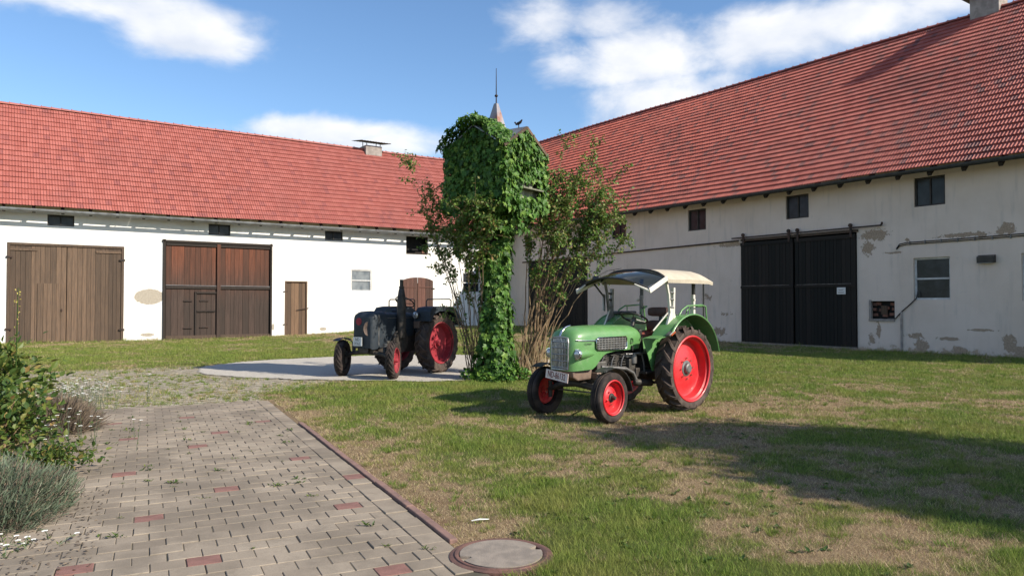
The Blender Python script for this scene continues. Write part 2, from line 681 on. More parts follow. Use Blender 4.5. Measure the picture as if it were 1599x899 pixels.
    c = t.mix(t.ramp(n2, .5, .75, 0, .4), c, (.17, .14, .11))
    c = t.mix(t.ramp(n3, .35, .75, 0, .4), c, (.15, .125, .10))
    t.bump(n3, .25, .004)
    MAT['paver'] = t.fin(c, .9, 0, .2)
    MAT['paver_red'] = simple('red_paver', (.235, .115, .092), (.175, .088, .070), .9, 0, 8, .25, 120)
    MAT['kerb'] = simple('red_brown_kerb', (.25, .145, .115), (.17, .105, .085), .9, 0, 7, .3, 90)
    MAT['joint'] = simple('joint_dirt', (.115, .088, .062), (.07, .062, .04), .95, 0, 6, .4, 60)
    MAT['manhole_iron'] = simple('rusty_manhole_ring', (.17, .085, .065), (.10, .055, .045), .8, .15, 6, .3, 60)

    # --- ground under the grass: soil and thatch, colour from the dryness of the lawn
    t = NT('lawn_soil')
    v = t.coord('Position')
    d = t.attr('dry')
    gr = t.attr('stony')
    n1, n2, n3 = t.noise(v, 2.2, 6, .65), t.noise(v, 17, 5, .65), t.noise(v, 75, 4, .7)
    dd = t.math('ADD', d, t.math('MULTIPLY', t.math('SUBTRACT', n2, .5), .7))
    green = t.mix(t.ramp(n3, .3, .7), (.050, .060, .018), (.125, .135, .040))
    straw = t.mix(t.ramp(n3, .3, .7), (.12, .08, .046), (.33, .24, .145))
    straw = t.mix(t.ramp(n1, .5, .7, 0, .6), straw, (.15, .082, .052))
    c = t.mix(t.ramp(dd, .25, .75), green, straw)
    n6 = t.noise(t.coord('Position', (1, 2.2, 1)), 4.5, 6, .7)
    stone = t.mix(t.ramp(n3, .35, .65), (.20, .165, .115), (.54, .485, .40))
    stone = t.mix(t.ramp(n6, .46, .56, 0, .85), stone, (.12, .105, .055))
    sm = t.ramp(t.math('ADD', gr, t.math('MULTIPLY', t.math('SUBTRACT', n2, .5), 1.1)), .4, .62)
    c = t.mix(sm, c, stone)
    t.bump(t.math('ADD', n3, n2), .7, .02)
    MAT['soil'] = t.fin(c, .95, 0, .1)
    t = NT('pale_gravel')
    v = t.coord('Position')
    n2, n3 = t.noise(v, 5, 5, .6), t.noise(v, 60, 4, .7)
    c = t.mix(t.ramp(n3, .3, .7), (.33, .30, .255), (.53, .49, .43))
    c = t.mix(t.ramp(n2, .5, .75, 0, .4), c, (.35, .33, .27))
    t.bump(n3, .7, .015)
    MAT['gravel'] = t.fin(c, .95, 0, .1)
    # grass blades
    t = NT('grass_blade')
    a, d = t.attr('rnd'), t.attr('dry')
    gr = t.mix(t.ramp(a, 0, 1), (.064, .132, .015), (.265, .345, .060))
    gr = t.mix(t.ramp(t.noise(t.coord('Position'), 1.3, 3), .4, .65, 0, .5), gr, (.31, .28, .08))
    stw = t.mix(t.ramp(a, 0, 1), (.24, .165, .088), (.64, .50, .31))
    c = t.mix(d, gr, stw)
    t.fin(c, .6, 0, .2)
    tr = t.n('ShaderNodeBsdfTranslucent')
    t.l(c, tr.inputs['Color'])
    mx = t.n('ShaderNodeMixShader')
    mx.inputs[0].default_value = .3
    t.l(t.b.outputs[0], mx.inputs[1])
    t.l(tr.outputs[0], mx.inputs[2])
    t.l(mx.outputs[0], t.out.inputs['Surface'])
    MAT['grass'] = t.m

    # --- plants
    MAT['creeper'] = leaf_mat('creeper_leaf', ((.026, .072, .010), (.062, .150, .020), (.155, .255, .042)), .5, .2, spec=.3)
    MAT['rose'] = leaf_mat('shrub_leaf', ((.06, .13, .022), (.115, .21, .036), (.22, .27, .06)), .5, .3)
    MAT['rose_dry'] = leaf_mat('yellowing_leaf', ((.10, .14, .03), (.19, .19, .045), (.28, .17, .06)), .55, .3)
    MAT['bushleaf'] = leaf_mat('garden_shrub_leaf', ((.035, .075, .014), (.075, .125, .022), (.17, .20, .038)), .5, .3)
    MAT['lavender'] = leaf_mat('lavender_stem', ((.075, .105, .06), (.12, .155, .10), (.19, .205, .14)), .7, .15)
    MAT['lav_dry'] = leaf_mat('faded_flower_stem', ((.09, .07, .055), (.15, .115, .085), (.22, .165, .11)), .8, .1)
    MAT['petal'] = simple('white_petal', (.78, .77, .72), (.70, .69, .62), .7)
    MAT['treeleaf'] = leaf_mat('tree_leaf', ((.035, .070, .015), (.055, .10, .02), (.08, .13, .03)), .5, .3)
    MAT['bark'] = simple('shrub_bark', (.30, .205, .115), (.16, .10, .058), .85, 0, 8, .3, 50)
    MAT['bark_dark'] = simple('dark_bark', (.07, .05, .035), (.04, .03, .022), .9, 0, 8, .3, 50)

    # --- vehicles
    def paint(name, c, dirt, amt, rough, coat, rust=None):
        t = NT(name)
        v = t.coord('Object')
        n1, n2 = t.noise(v, 2.2, 5, .6), t.noise(v, 9, 7, .7)
        col = t.mix(t.ramp(n1, .3, .7), c, tuple(x * .82 for x in c))
        col = t.mix(t.ramp(n2, .52, .75, 0, amt), col, dirt)
        if rust:
            n4 = t.noise(v, 5.5, 8, .75)
            col = t.mix(t.ramp(n4, .62, .68, 0, .8), col, rust)
        r = t.ramp(n2, .3, .75, rough, min(rough + .35, .95))
        t.b.inputs['Coat Weight'].default_value = coat
        t.b.inputs['Coat Roughness'].default_value = .15
        return t.fin(col, r, 0, .5)
    MAT['green'] = paint('green_tractor_paint', (.108, .262, .080), (.18, .24, .13), .55, .32, .3)
    MAT['red'] = paint('red_rim_paint', (.62, .018, .024), (.40, .05, .04), .3, .35, .25)
    MAT['red_old'] = paint('worn_red_rim_paint', (.30, .018, .030), (.11, .045, .042), .8, .6, 0, (.14, .075, .06))
    MAT['blue'] = paint('faded_blue_paint', (.018, .027, .037), (.055, .055, .052), .75, .5, 0, (.075, .05, .042))
    MAT['cream'] = paint('cream_frame_paint', (.66, .62, .53), (.42, .38, .30), .3, .45, 0)
    t = NT('dusty_rubber')
    v = t.coord('Object')
    c = t.mix(t.ramp(t.noise(v, 7, 5), .35, .7), (.022, .018, .017), (.062, .045, .038))
    MAT['rubber'] = t.fin(c, .85, 0, .25)
    t = NT('worn_lug_rubber')
    v = t.coord('Object')
    c = t.mix(t.ramp(t.noise(v, 7, 5), .35, .7), (.050, .037, .032), (.105, .078, .064))
    MAT['rubber_side'] = t.fin(c, .85, 0, .2)
    MAT['black'] = simple('black_paint', (.012, .012, .012), (.03, .026, .022), .45)
    MAT['grease'] = simple('oily_cast_iron', (.030, .027, .024), (.065, .052, .042), .6, .3, 9, .3, 50)
    MAT['alloy'] = simple('dull_alloy', (.13, .12, .105), (.06, .052, .045), .5, .6, 10)
    MAT['steel'] = simple('grey_steel', (.22, .22, .22), (.13, .12, .11), .5, .7)
    MAT['chrome'] = simple('chrome', (.66, .65, .64), (.52, .51, .5), .16, 1.0)
    MAT['silver'] = simple('aluminium_grille', (.42, .41, .40), (.28, .26, .25), .38, .8, 12)
    MAT['bronze'] = simple('brown_guard', (.20, .135, .10), (.13, .09, .07), .6, .2)
    MAT['canvas'] = simple('beige_canvas', (.46, .40, .31), (.39, .34, .26), .85, 0, 4, .3, 14)
    MAT['seat'] = simple('red_brown_vinyl', (.27, .07, .04), (.19, .048, .032), .5, 0, 6)
    MAT['seat_dark'] = simple('dark_brown_vinyl', (.065, .022, .018), (.045, .018, .015), .5)
    MAT['orange'] = simple('orange_lens', (.45, .09, .02), (.30, .06, .02), .3)
    MAT['lens'] = simple('lamp_lens', (.55, .55, .56), (.35, .35, .37), .12, .55, 14)
    MAT['plate'] = simple('number_plate', (.70, .60, .56), (.62, .53, .50), .55)
    MAT['plate_red'] = simple('dark_red_print', (.16, .02, .022), (.13, .018, .02), .6)
    # clear windscreen: a tinted pane that mirrors the sky at a slant
    t = NT('windscreen_glass')
    tp = t.n('ShaderNodeBsdfTransparent')
    tp.inputs[0].default_value = (.86, .90, .92, 1)
    gl = t.n('ShaderNodeBsdfGlossy')
    gl.inputs['Roughness'].default_value = .05
    gl.inputs['Color'].default_value = (.9, .93, .95, 1)
    fr = t.n('ShaderNodeFresnel')
    fr.inputs['IOR'].default_value = 1.6
    mx = t.n('ShaderNodeMixShader')
    t.l(t.ramp(fr.outputs[0], 0, 1, .10, 1), mx.inputs[0])
    t.l(tp.outputs[0], mx.inputs[1])
    t.l(gl.outputs[0], mx.inputs[2])
    t.l(mx.outputs[0], t.out.inputs['Surface'])
    MAT['windscreen'] = t.m


make_materials()

# ------------------------------------------------------------------ layout of the yard
CORNER = Vector((-0.17, 43.9, 0))
ANG_L = math.atan2(.575, .818)      # long side of the left barn, seen left to right
ANG_R = math.atan2(-.818, .575)     # long side of the right barn, seen left to right
P0 = np.array((-0.42, 5.07))        # near end of the kerb
PV = np.array((-.443, .897))        # along the kerb, away from the camera
PU = np.array((-.897, -.443))       # across the path, to the left
PAVE_W, PAVE_L = 3.05, 8.25
TOWER = (-0.34, 15.95)


def pave_ab(x, y):
    dx, dy = np.asarray(x) - P0[0], np.asarray(y) - P0[1]
    return dx * PU[0] + dy * PU[1], dx * PV[0] + dy * PV[1]


def gz(x, y):
    """height of the ground: nearly level, rising a little towards the inner corner"""
    x, y = np.asarray(x, float), np.asarray(y, float)
    d = np.hypot(x - CORNER.x, y - CORNER.y)
    rise = .36 * sstep(17, 3, d)
    z = rise + .035 * (fbm(x, y, 3.0, 5, 3) - .5) * sstep(4, 9, y)
    return z


def gravel_mask(x, y):
    """1 inside the pale gravel circle round the old tractor"""
    x, y = np.asarray(x, float), np.asarray(y, float)
    r = np.hypot((x + 2.9) / 4.75, (y - 19.3) / 3.9)
    ang = np.arctan2(y - 19.3, x + 2.9)
    return r + .05 * np.sin(3 * ang + 1) - .06 * sstep(19, 23, y) + .07 * (fbm(x, y, .9, 40, 3) - .5)


def stony(x, y):
    """patchy stony drive between path end and barn"""
    x, y = np.asarray(x, float), np.asarray(y, float)
    e = np.hypot((x + 7.6) / 4.6, (y - 15.6) / 4.4)
    m = sstep(1.15, .55, e)
    m = m * (0.35 + 1.15 * fbm(x, y * .5, 2.2, 77, 4))
    a, b = pave_ab(x, y)
    near = sstep(1.6, .1, np.abs(b - PAVE_L - .5)) * sstep(-.4, .3, a) * sstep(4.2, 2.5, a)
    return np.clip(np.maximum(m, near * .75), 0, 1)


def dryness(x, y):
    x, y = np.asarray(x, float), np.asarray(y, float)
    n = fbm(x, y, 2.6, 3, 5)
    n2 = fbm(x, y, .55, 9, 3)
    n3 = fbm(x, y, .28, 19, 2)
    n4 = fbm(x, y, .13, 29, 2)
    d = .34 + 1.2 * (n - .5) + 1.2 * (n2 - .5) + 1.0 * (n3 - .5) + .8 * (n4 - .5)
    for (cx, cy, rx, ry, w) in [(-1.2, 7.3, 1.0, 1.8, .55), (1.6, 8.4, 1.6, 1.5, .55), (2.0, 6.4, 1.6, .7, .4), (3.5, 10.6, 2.0, 1.2, .40),
                                (1.0, 9.6, 1.8, .8, .35), (4.9, 12.6, 1.6, 1.6, .5), (2.6, 5.2, 1.5, .6, .4), (-.25, 6.0, .6, .8, .5),
                                (-.1, 5.35, .75, .35, .35), (.6, 7.6, 1.2, .6, .4), (0, 11.6, 1.2, .6, .25), (2.6, 9.8, 2, .6, .35), (2.9, 12.1, .9, .5, .5),
                                (0.9, 4.6, 1.0, 1.3, -.75), (-.2, 8.8, 1.2, 2.2, -.45), (.1, 6.3, .35, .8, -.5), (-2.4, 12.6, 1.5, 1.6, -.4),
                                (6.5, 9, 1.8, 2.2, -.35), (3.4, 4.8, 1.0, 1.2, -.4), (-6, 24, 12, 3, -.6), (7, 17, 6, 3.5, -.25), (-2.5, 14.3, 2.4, .9, -.25),
                                (8, 20, 7, 3, -.5), (1, 14, 2.2, 1.6, -.35)]:
        d = d + .75 * w * np.exp(-(((x - cx) / rx) ** 2 + ((y - cy) / ry) ** 2))
    a, b = pave_ab(x, y)
    kerb = sstep(-.75, -.05, a) * sstep(.3, .0, a) * sstep(9.5, 8, b)
    d = d + .45 * kerb
    return np.clip(d, 0, 1)


def make_ground():
    def lines(segs):
        out = []
        for a, b, s in segs:
            out += list(np.arange(a, b, s))
        return np.array(out)
    xs = lines([(-400, -60, 40), (-60, -24, 4), (-24, -9, .5), (-9, 9, .14), (9, 20, .5), (20, 60, 4), (60, 401, 40)])
    ys = lines([(-200, -8, 24), (-8, 3.6, .8), (3.6, 17, .14), (17, 30, .3), (30, 50, .6), (50, 90, 6), (90, 601, 60)])
    X, Y = np.meshgrid(xs, ys)
    Z = gz(X, Y)
    a, b = pave_ab(X, Y)
    inside = (sstep(-.02, .12, a) * sstep(PAVE_W + .05, PAVE_W - .1, a) * sstep(PAVE_L + .02, PAVE_L - .12, b))
    Z = Z - .06 * inside
    g = np.clip(1.5 - gravel_mask(X, Y), 0, 1)
    Z = Z - .03 * (gravel_mask(X, Y) < .97)
    Z = Z - .06 * (np.hypot(X + .07, Y - 4.84) < .34)
    v = np.stack([X.ravel(), Y.ravel(), Z.ravel()], 1)
    nx, ny = len(xs), len(ys)
    i = np.arange(nx * ny).reshape(ny, nx)
    f = np.stack([i[:-1, :-1].ravel(), i[:-1, 1:].ravel(), i[1:, 1:].ravel(), i[1:, :-1].ravel()], 1)
    o = np_mesh('lawn', v, f, MAT['soil'], attrs={'dry': dryness(X, Y).ravel(), 'stony': stony(X, Y).ravel()}, smooth=True)
    tag(o, kind='structure')
    # gravel circle
    xs = np.arange(-8.6, 2.8, .1)
    ys = np.arange(14.8, 24.2, .1)
    X, Y = np.meshgrid(xs, ys)
    gm = gravel_mask(X, Y)
    Z = gz(X, Y) + .012 + .012 * (fbm(X, Y, .35, 21, 3) - .5)
    nx, ny = len(xs), len(ys)
    i = np.arange(nx * ny).reshape(ny, nx)
    f = np.stack([i[:-1, :-1].ravel(), i[:-1, 1:].ravel(), i[1:, 1:].ravel(), i[1:, :-1].ravel()], 1)
    keep = gm.ravel()[f].max(1) < 1.0
    f = f[keep]
    used = np.unique(f)
    remap = -np.ones(nx * ny, int)
    remap[used] = np.arange(len(used))
    v = np.stack([X.ravel(), Y.ravel(), Z.ravel()], 1)[used]
    o = np_mesh('gravel_circle', v, remap[f], MAT['gravel'], smooth=True)
    tag(o, kind='structure')


make_ground()


# ------------------------------------------------------------------ block paving
def make_paving():
    root = MB()
    p = [P0 + PU * a + PV * b for a, b in ((-.0, -2.2), (PAVE_W, -2.2), (PAVE_W, PAVE_L), (-.0, PAVE_L))]
    root.add([(q[0], q[1], -.007) for q in p] + [(q[0], q[1], -.09) for q in p],
             [(0, 1, 2, 3), (7, 6, 5, 4), (0, 4, 5, 1), (1, 5, 6, 2), (2, 6, 7, 3), (3, 7, 4, 0)])
    base = root.build('paved_path', MAT['joint'])
    tag(base, kind='structure')
    rot = math.atan2(PU[1], PU[0])

    def block(L, W):
        m = MB()
        x, y, c = L / 2, W / 2, .004
        m.add([(-x, -y, -.04), (x, -y, -.04), (x, y, -.04), (-x, y, -.04),
               (-x, -y, -c), (x, -y, -c), (x, y, -c), (-x, y, -c),
               (-x + c, -y + c, 0), (x - c, -y + c, 0), (x - c, y - c, 0), (-x + c, y - c, 0)],
              [(0, 1, 5, 4), (1, 2, 6, 5), (2, 3, 7, 6), (3, 0, 4, 7), (4, 5, 9, 8), (5, 6, 10, 9), (6, 7, 11, 10), (7, 4, 8, 11), (8, 9, 10, 11)])
        return m
    BL, BW, J = .200, .166, .005
    cells = []          # a, b, L, W, red
    b = -2.1
    row = 0
    reds = [(-0.79, 4.59), (-2.02, 4.7), (-2.72, 4.54), (-2.76, 5.69), (-2.44, 6.59), (-1.33, 6.1), (-3.74, 7.12), (-3.6, 8.43), (-2.27, 7.77),
            (-4.59, 8.99), (-3.63, 9.4), (-5.4, 10.1), (-4.7, 10.56), (-3.47, 10.38)]
    while b < PAVE_L - .08:
        a = .19
        first = True
        while a < PAVE_W - .05:
            L = BL
            if first and row % 2:
                L = BL / 2 - J / 2
            first = False
            cells.append([a + L / 2, b + BW / 2, L, BW, 0])
            a += L + J
        b += BW + J
        row += 1
    ca = np.array([(c[0], c[1]) for c in cells])
    for (x, y) in reds:
        a_, b_ = pave_ab(x, y)
        k = int(np.argmin(np.hypot(ca[:, 0] - a_, ca[:, 1] - b_) + 10 * (np.array([c[2] for c in cells]) < .15)))
        cells[k][4] = 1
    # border course along the kerb
    b = -.55
    k = 0
    while b < PAVE_L - .1:
        cells.append([.095, b + .098, .176, .200, 1 if k == 13 else 0])
        b += .205
        k += 1
    me_cache = {}
    rest_v, rest_f, rest_r = [], [], []
    order = []
    for idx, c in enumerate(cells):
        w = P0 + PU * c[0] + PV * c[1]
        vis = abs(w[0]) < .71 * w[1] + .1 and w[1] > 4.1
        order.append((0 if vis else 1, w[1], idx, w))
    order.sort(key=lambda t: (t[0], t[1]))
    for n, (nv, dist, idx, w) in enumerate(order):
        c = cells[idx]
        key = (round(c[2], 3), round(c[3], 3), c[4])
        dz = random.uniform(-.005, .003)
        tilt = (random.uniform(-.012, .012), random.uniform(-.012, .012), rot + random.uniform(-.01, .01))
        off = (random.uniform(-.0015, .0015), random.uniform(-.0015, .0015))
        if c[4] or (n < 285 and nv == 0):
            if key not in me_cache:
                me = block(c[2], c[3]).mesh('paving_block')
                me.materials.append(MAT['paver_red' if c[4] else 'paver'])
                me_cache[key] = me
            o = inst('paving_block', me_cache[key], base, loc=(w[0] + off[0], w[1] + off[1], dz), rot=tilt)
            if c[4]:
                o['label'] = 'red paving block among the grey ones'
        else:
            m = block(c[2], c[3])
            M = Matrix.Translation((w[0] + off[0], w[1] + off[1], dz)) @ Euler(tilt).to_matrix().to_4x4()
            o = len(rest_v)
            r = random.random()
            for q in m.v:
                rest_v.append(tuple(M @ Vector(q)))
                rest_r.append(r)
            rest_f += [tuple(i + o for i in fc) for fc in m.f]
    far = np_mesh('paving_blocks', np.array(rest_v), np.array(rest_f), MAT['paver'], base, {'rnd': np.array(rest_r)})
    tag(far, kind='stuff')
    # kerb stones
    for k in range(6):
        b0, b1 = .02 + k * .93, .02 + k * .93 + .92
        q0 = P0 + PV * b0 + PU * (-.035)
        q1 = P0 + PV * b1 + PU * (-.035 + random.uniform(-.006, .006))
        m = MB().bar((q0[0], q0[1], -.032 + random.uniform(-.005, .005)), (q1[0], q1[1], -.03), .062, .10)
        m.build('kerb_stone', MAT['kerb'], base, bevel=.008)
    return base


make_paving()


# manhole
def make_manhole():
    t = thing('manhole_cover', 'round concrete manhole cover in a rusty iron ring at the end of the path', 'manhole', (-.07, 4.84, 0), .25)
    MB().lathe([(.272, -.05), (.272, .006), (.285, .012), (.30, .012), (.305, .004), (.325, .004), (.336, .0), (.338, -.05)], 56, axis='z').build('ring', MAT['manhole_iron'], t, smooth=40)
    # lid with two lifting slots
    bm = MB()
    n = 64
    ring, ring2 = [], []
    for j in range(n):
        an = 2 * math.pi * j / n
        r = .268
        d0 = min(abs(an - 0.15), abs(an - .15 - 2 * math.pi))
        d1 = abs(an - math.pi - .15)
        if min(d0, d1) < .10:
            r = .205
        ring.append((r * math.cos(an), r * math.sin(an), .012))
        ring2.append((r * math.cos(an), r * math.sin(an), -.05))
    bm.add(ring + ring2 + [(0, 0, .014)], [(j, (j + 1) % n, 2 * n) for j in range(n)] + [(j, j + n, (j + 1) % n + n, (j + 1) % n) for j in range(n)])
    bm.build('lid', MAT['concrete'], t)
    MB().lathe([(.0, -.04), (.28, -.04)], 32, axis='z').build('recess', MAT['hole'], t)


make_manhole()


# ------------------------------------------------------------------ barns
TW, TG, TL = .212, .34, .395     # roof tile: cover width, gauge, length


def tile_verts():
    prof = [(0, .034), (.022, .008), (.085, .006), (.106, .030), (.127, .006), (.190, .008), (.214, .034)]
    v, f = [], []
    for (x, z) in prof:
        v.append((x, 0, z + .042))
    for (x, z) in prof:
        v.append((x, TL, z))
    for (x, z) in prof:
        v.append((x, 0.004, z + .008))
    n = len(prof)
    for i in range(n - 1):
        f.append((i, i + 1, n + i + 1, n + i))
        f.append((2 * n + i, 2 * n + i + 1, i + 1, i))
    return np.array(v), np.array(f)


def make_roof(barn, name_mat, x0, x1, ov, ze, yr, zr, keep, near_pt, ridge_end=None):
    """front slope with real tiles; back slope and deck as plain slabs"""
    p = math.atan2(zr - ze, yr + ov)
    length = math.hypot(zr - ze, yr + ov)
    deck = MB()
    d0 = ze - .05
    # deck: front and back slope slabs
    for sgn in (1, -1):
        ya = -ov * .3 if sgn == 1 else 2 * yr + ov
        vs = []
        for (yy, zz) in ((ya, d0 + (ov * .7 * (zr - ze) / (yr + ov) if sgn == 1 else 0)), (yr, zr - .05)):
            for xx in (x0, x1):
                vs.append((xx, yy, zz))
                vs.append((xx, yy, zz - .10))
        deck.add(vs, [(0, 2, 6, 4), (1, 5, 7, 3), (0, 1, 3, 2), (0, 4, 5, 1), (2, 3, 7, 6)])
    roof = deck.build('roof', MAT['deck'], barn)
    tv, tf = tile_verts()
    me = bpy.data.meshes.new('roof_tile')
    me.from_pydata([tuple(q) for q in tv], [], [tuple(q) for q in tf])
    me.materials.append(MAT[name_mat])
    rows = int(length / TG)
    gauge = length / rows
    cols = int((x1 - x0) / TW)
    cp, sp = math.cos(p), math.sin(p)
    items = []
    for r in range(rows):
        for c in range(cols):
            x = x0 + c * TW
            y = -ov + r * gauge * cp
            z = ze + r * gauge * sp + .09 * float(vnoise(x, r * .4, 4.5, 71) - .5) + .006 * float(vnoise(x, r, .8, 72) - .5)
            if keep(x, y, z):
                items.append((x, y, z))
    items = np.array(items)
    d = np.linalg.norm(items - np.array(near_pt), axis=1)
    order = np.argsort(d)
    k = 295
    for i in order[:k]:
        x, y, z = items[i]
        inst('roof_tile', me, roof, loc=(x, y + random.uniform(-.004, .004), z), rot=(p + random.uniform(-.006, .006), random.uniform(-.006, .006), random.uniform(-.005, .005)))
    rest = items[order[k:]]
    n = len(rest)
    tilt = p + rng.uniform(-.006, .006, n)
    roll = rng.uniform(-.010, .010, n)
    V = np.zeros((n, len(tv), 3))
    lift = (tv[:, 0][None, :] - TW / 2) * roll[:, None]
    yy = tv[:, 1][None, :]
    zz = tv[:, 2][None, :] + lift
    V[:, :, 0] = rest[:, 0:1] + tv[:, 0][None, :] + rng.uniform(-.004, .004, n)[:, None]
    V[:, :, 1] = rest[:, 1:2] + rng.uniform(-.004, .004, n)[:, None] + yy * np.cos(tilt)[:, None] - zz * np.sin(tilt)[:, None]
    V[:, :, 2] = rest[:, 2:3] + yy * np.sin(tilt)[:, None] + zz * np.cos(tilt)[:, None]
    F = tf[None] + (np.arange(n) * len(tv))[:, None, None]
    rnd = np.repeat(rng.random(n), len(tv))
    o = np_mesh('roof_tiles', V.reshape(-1, 3), F.reshape(-1, 4), MAT[name_mat], roof, {'rnd': rnd})
    tag(o, kind='stuff')
    # back slope: plain tiled surface out of sight
    MB().add([(x0, yr, zr + .03), (x1, yr, zr + .03), (x1, 2 * yr + ov, ze), (x0, 2 * yr + ov, ze)], [(0, 1, 2, 3)]).build('back_slope', MAT[name_mat], roof)
    # ridge tiles
    rm = MB()
    n = 7
    ring0, ring1 = [], []
    for j in range(n):
        an = math.pi * j / (n - 1)
        ring0.append((0, .13 * math.cos(an), .115 * math.sin(an)))
        ring1.append((.43, .115 * math.cos(an), .095 * math.sin(an)))
    rm.loft([ring0, ring1])
    rm.add([(0, 0, .0)], [])
    rm.box((.015, 0, .12), (.03, .05, .05))
    rme = rm.mesh('ridge_tile')
    rme.materials.append(MAT[name_mat])
    xx = x0
    xe = x1 if ridge_end is None else ridge_end
    while xx < xe - .2:
        inst('ridge_tile', rme, roof, loc=(xx, yr, zr + .09 * float(vnoise(xx, rows * .4, 4.5, 71) - .5)), rot=(random.uniform(-.03, .03), random.uniform(-.008, .008), 0))
        xx += .4
    return roof


def wall_holes(x0, x1, z0, z1, holes, depth=.28):
    m = MB()
    xs = sorted(set([x0, x1] + [h[0] for h in holes] + [h[1] for h in holes]))
    zs = sorted(set([z0, z1] + [h[2] for h in holes] + [h[3] for h in holes]))
    for i in range(len(xs) - 1):
        for j in range(len(zs) - 1):
            cx, cz = (xs[i] + xs[i + 1]) / 2, (zs[j] + zs[j + 1]) / 2
            if any(h[0] < cx < h[1] and h[2] < cz < h[3] for h in holes):
                continue
            m.add([(xs[i], 0, zs[j]), (xs[i + 1], 0, zs[j]), (xs[i + 1], 0, zs[j + 1]), (xs[i], 0, zs[j + 1])], [(0, 1, 2, 3)])
    for (a, b, c, d) in holes:
        m.add([(a, 0, c), (b, 0, c), (b, 0, d), (a, 0, d), (a, depth, c), (b, depth, c), (b, depth, d), (a, depth, d)],
              [(0, 4, 5, 1), (1, 5, 6, 2), (2, 6, 7, 3), (3, 7, 4, 0)])
    return m


def weld(o):
    bm = bmesh.new()
    bm.from_mesh(o.data)
    bmesh.ops.remove_doubles(bm, verts=bm.verts, dist=.0005)
    bm.to_mesh(o.data)
    bm.free()


def plank_door(parent, name, x0, x1, z0, z1, n, mat, y=.04, label=None, thick=.03, uneven=.012, frame=None):
    """a leaf of upright boards, each board its own object"""
    back = MB().box(((x0 + x1) / 2, y + thick + .005, (z0 + z1) / 2), (x1 - x0 - .02, .02, z1 - z0 - .06))
    leaf = back.build(name, MAT['wood_dark'], parent)
    if label:
        leaf['label'] = label
    ws = np.array([random.uniform(.75, 1.25) for _ in range(n)])
    ws = ws / ws.sum() * (x1 - x0)
    x = x0
    for w in ws:
        g = .005
        zt = z1 + random.uniform(-uneven, 0)
        zb = z0 + random.uniform(0, uneven * 2)
        MB().box((x + w / 2, y + random.uniform(-.006, .006), (zb + zt) / 2), (w - g * 2, thick, zt - zb)).build('plank', mat, leaf)
        x += w
    return leaf


def window(parent, x0, x1, z0, z1, frame, glass, y=.12, split='v', panes=2, fw=.05, sill=False, label=None):
    m = MB()
    cx, cz, w, h = (x0 + x1) / 2, (z0 + z1) / 2, x1 - x0, z1 - z0
    m.box((x0 + fw / 2, y, cz), (fw, .06, h))
    m.box((x1 - fw / 2, y, cz), (fw, .06, h))
    m.box((cx, y, z0 + fw / 2), (w - 2 * fw, .06, fw))
    m.box((cx, y, z1 - fw / 2), (w - 2 * fw, .06, fw))
    if split == 'v':
        m.box((cx, y - .002, cz), (fw * .8, .06, h - 2 * fw))
    elif split == 'h':
        m.box((cx, y - .002, cz), (w - 2 * fw, .06, fw * .9))
    wn = m.build('window', frame, parent)
    if label:
        wn['label'] = label
    g = .002
    if split == 'v':
        rects = [(x0 + fw, cx - fw * .4, z0 + fw, z1 - fw), (cx + fw * .4, x1 - fw, z0 + fw, z1 - fw)]
    elif split == 'h':
        rects = [(x0 + fw, x1 - fw, z0 + fw, cz - fw * .45), (x0 + fw, x1 - fw, cz + fw * .45, z1 - fw)]
    else:
        rects = [(x0 + fw, x1 - fw, z0 + fw, z1 - fw)]
    for (a, b, c, d) in rects:
        MB().box(((a + b) / 2, y + .012, (c + d) / 2), (b - a - g, .008, d - c - g)).build('pane', glass, wn)
    return wn


def hinge_straps(parent, pts, mat):
    for (p0, p1) in pts:
        MB().bar(p0, p1, .02, .05).build('hinge', mat, parent)


def rafters(roof, xs, ov, ze, p, mat):
    for x in xs:
        MB().box((x, -ov / 2 + .03, ze - .20 + (ov / 2) * math.tan(p) * .98 - .02), (.11, ov * .98 / math.cos(p), .13), (p, 0, 0)).build('rafter', mat, roof)


def gutter(parent, x0, x1, y, z, r, mat):
    m = MB()
    rings = []
    for x in (x0, x1):
        ring = []
        for j in range(9):
            an = math.pi + math.pi * j / 8
            ring.append((x, y + r * math.cos(an), z + r * 1.9 * math.sin(an)))
        for j in range(9):
            an = 2 * math.pi - math.pi * j / 8
            ring.append((x, y + (r - .008) * math.cos(an), z + .004 + (r * 1.9 - .008) * math.sin(an)))
        rings.append(ring)
    m.loft(rings, close_ring=True, caps=True)
    g = m.build('gutter', mat, parent, smooth=50)
    x = x0 + .4
    while x < x1:
        MB().bar((x, y + r + .005, z), (x, y + r + .30, z + .05), .02, .012).build('gutter_bracket', mat, g)
        x += 1.7
    return g


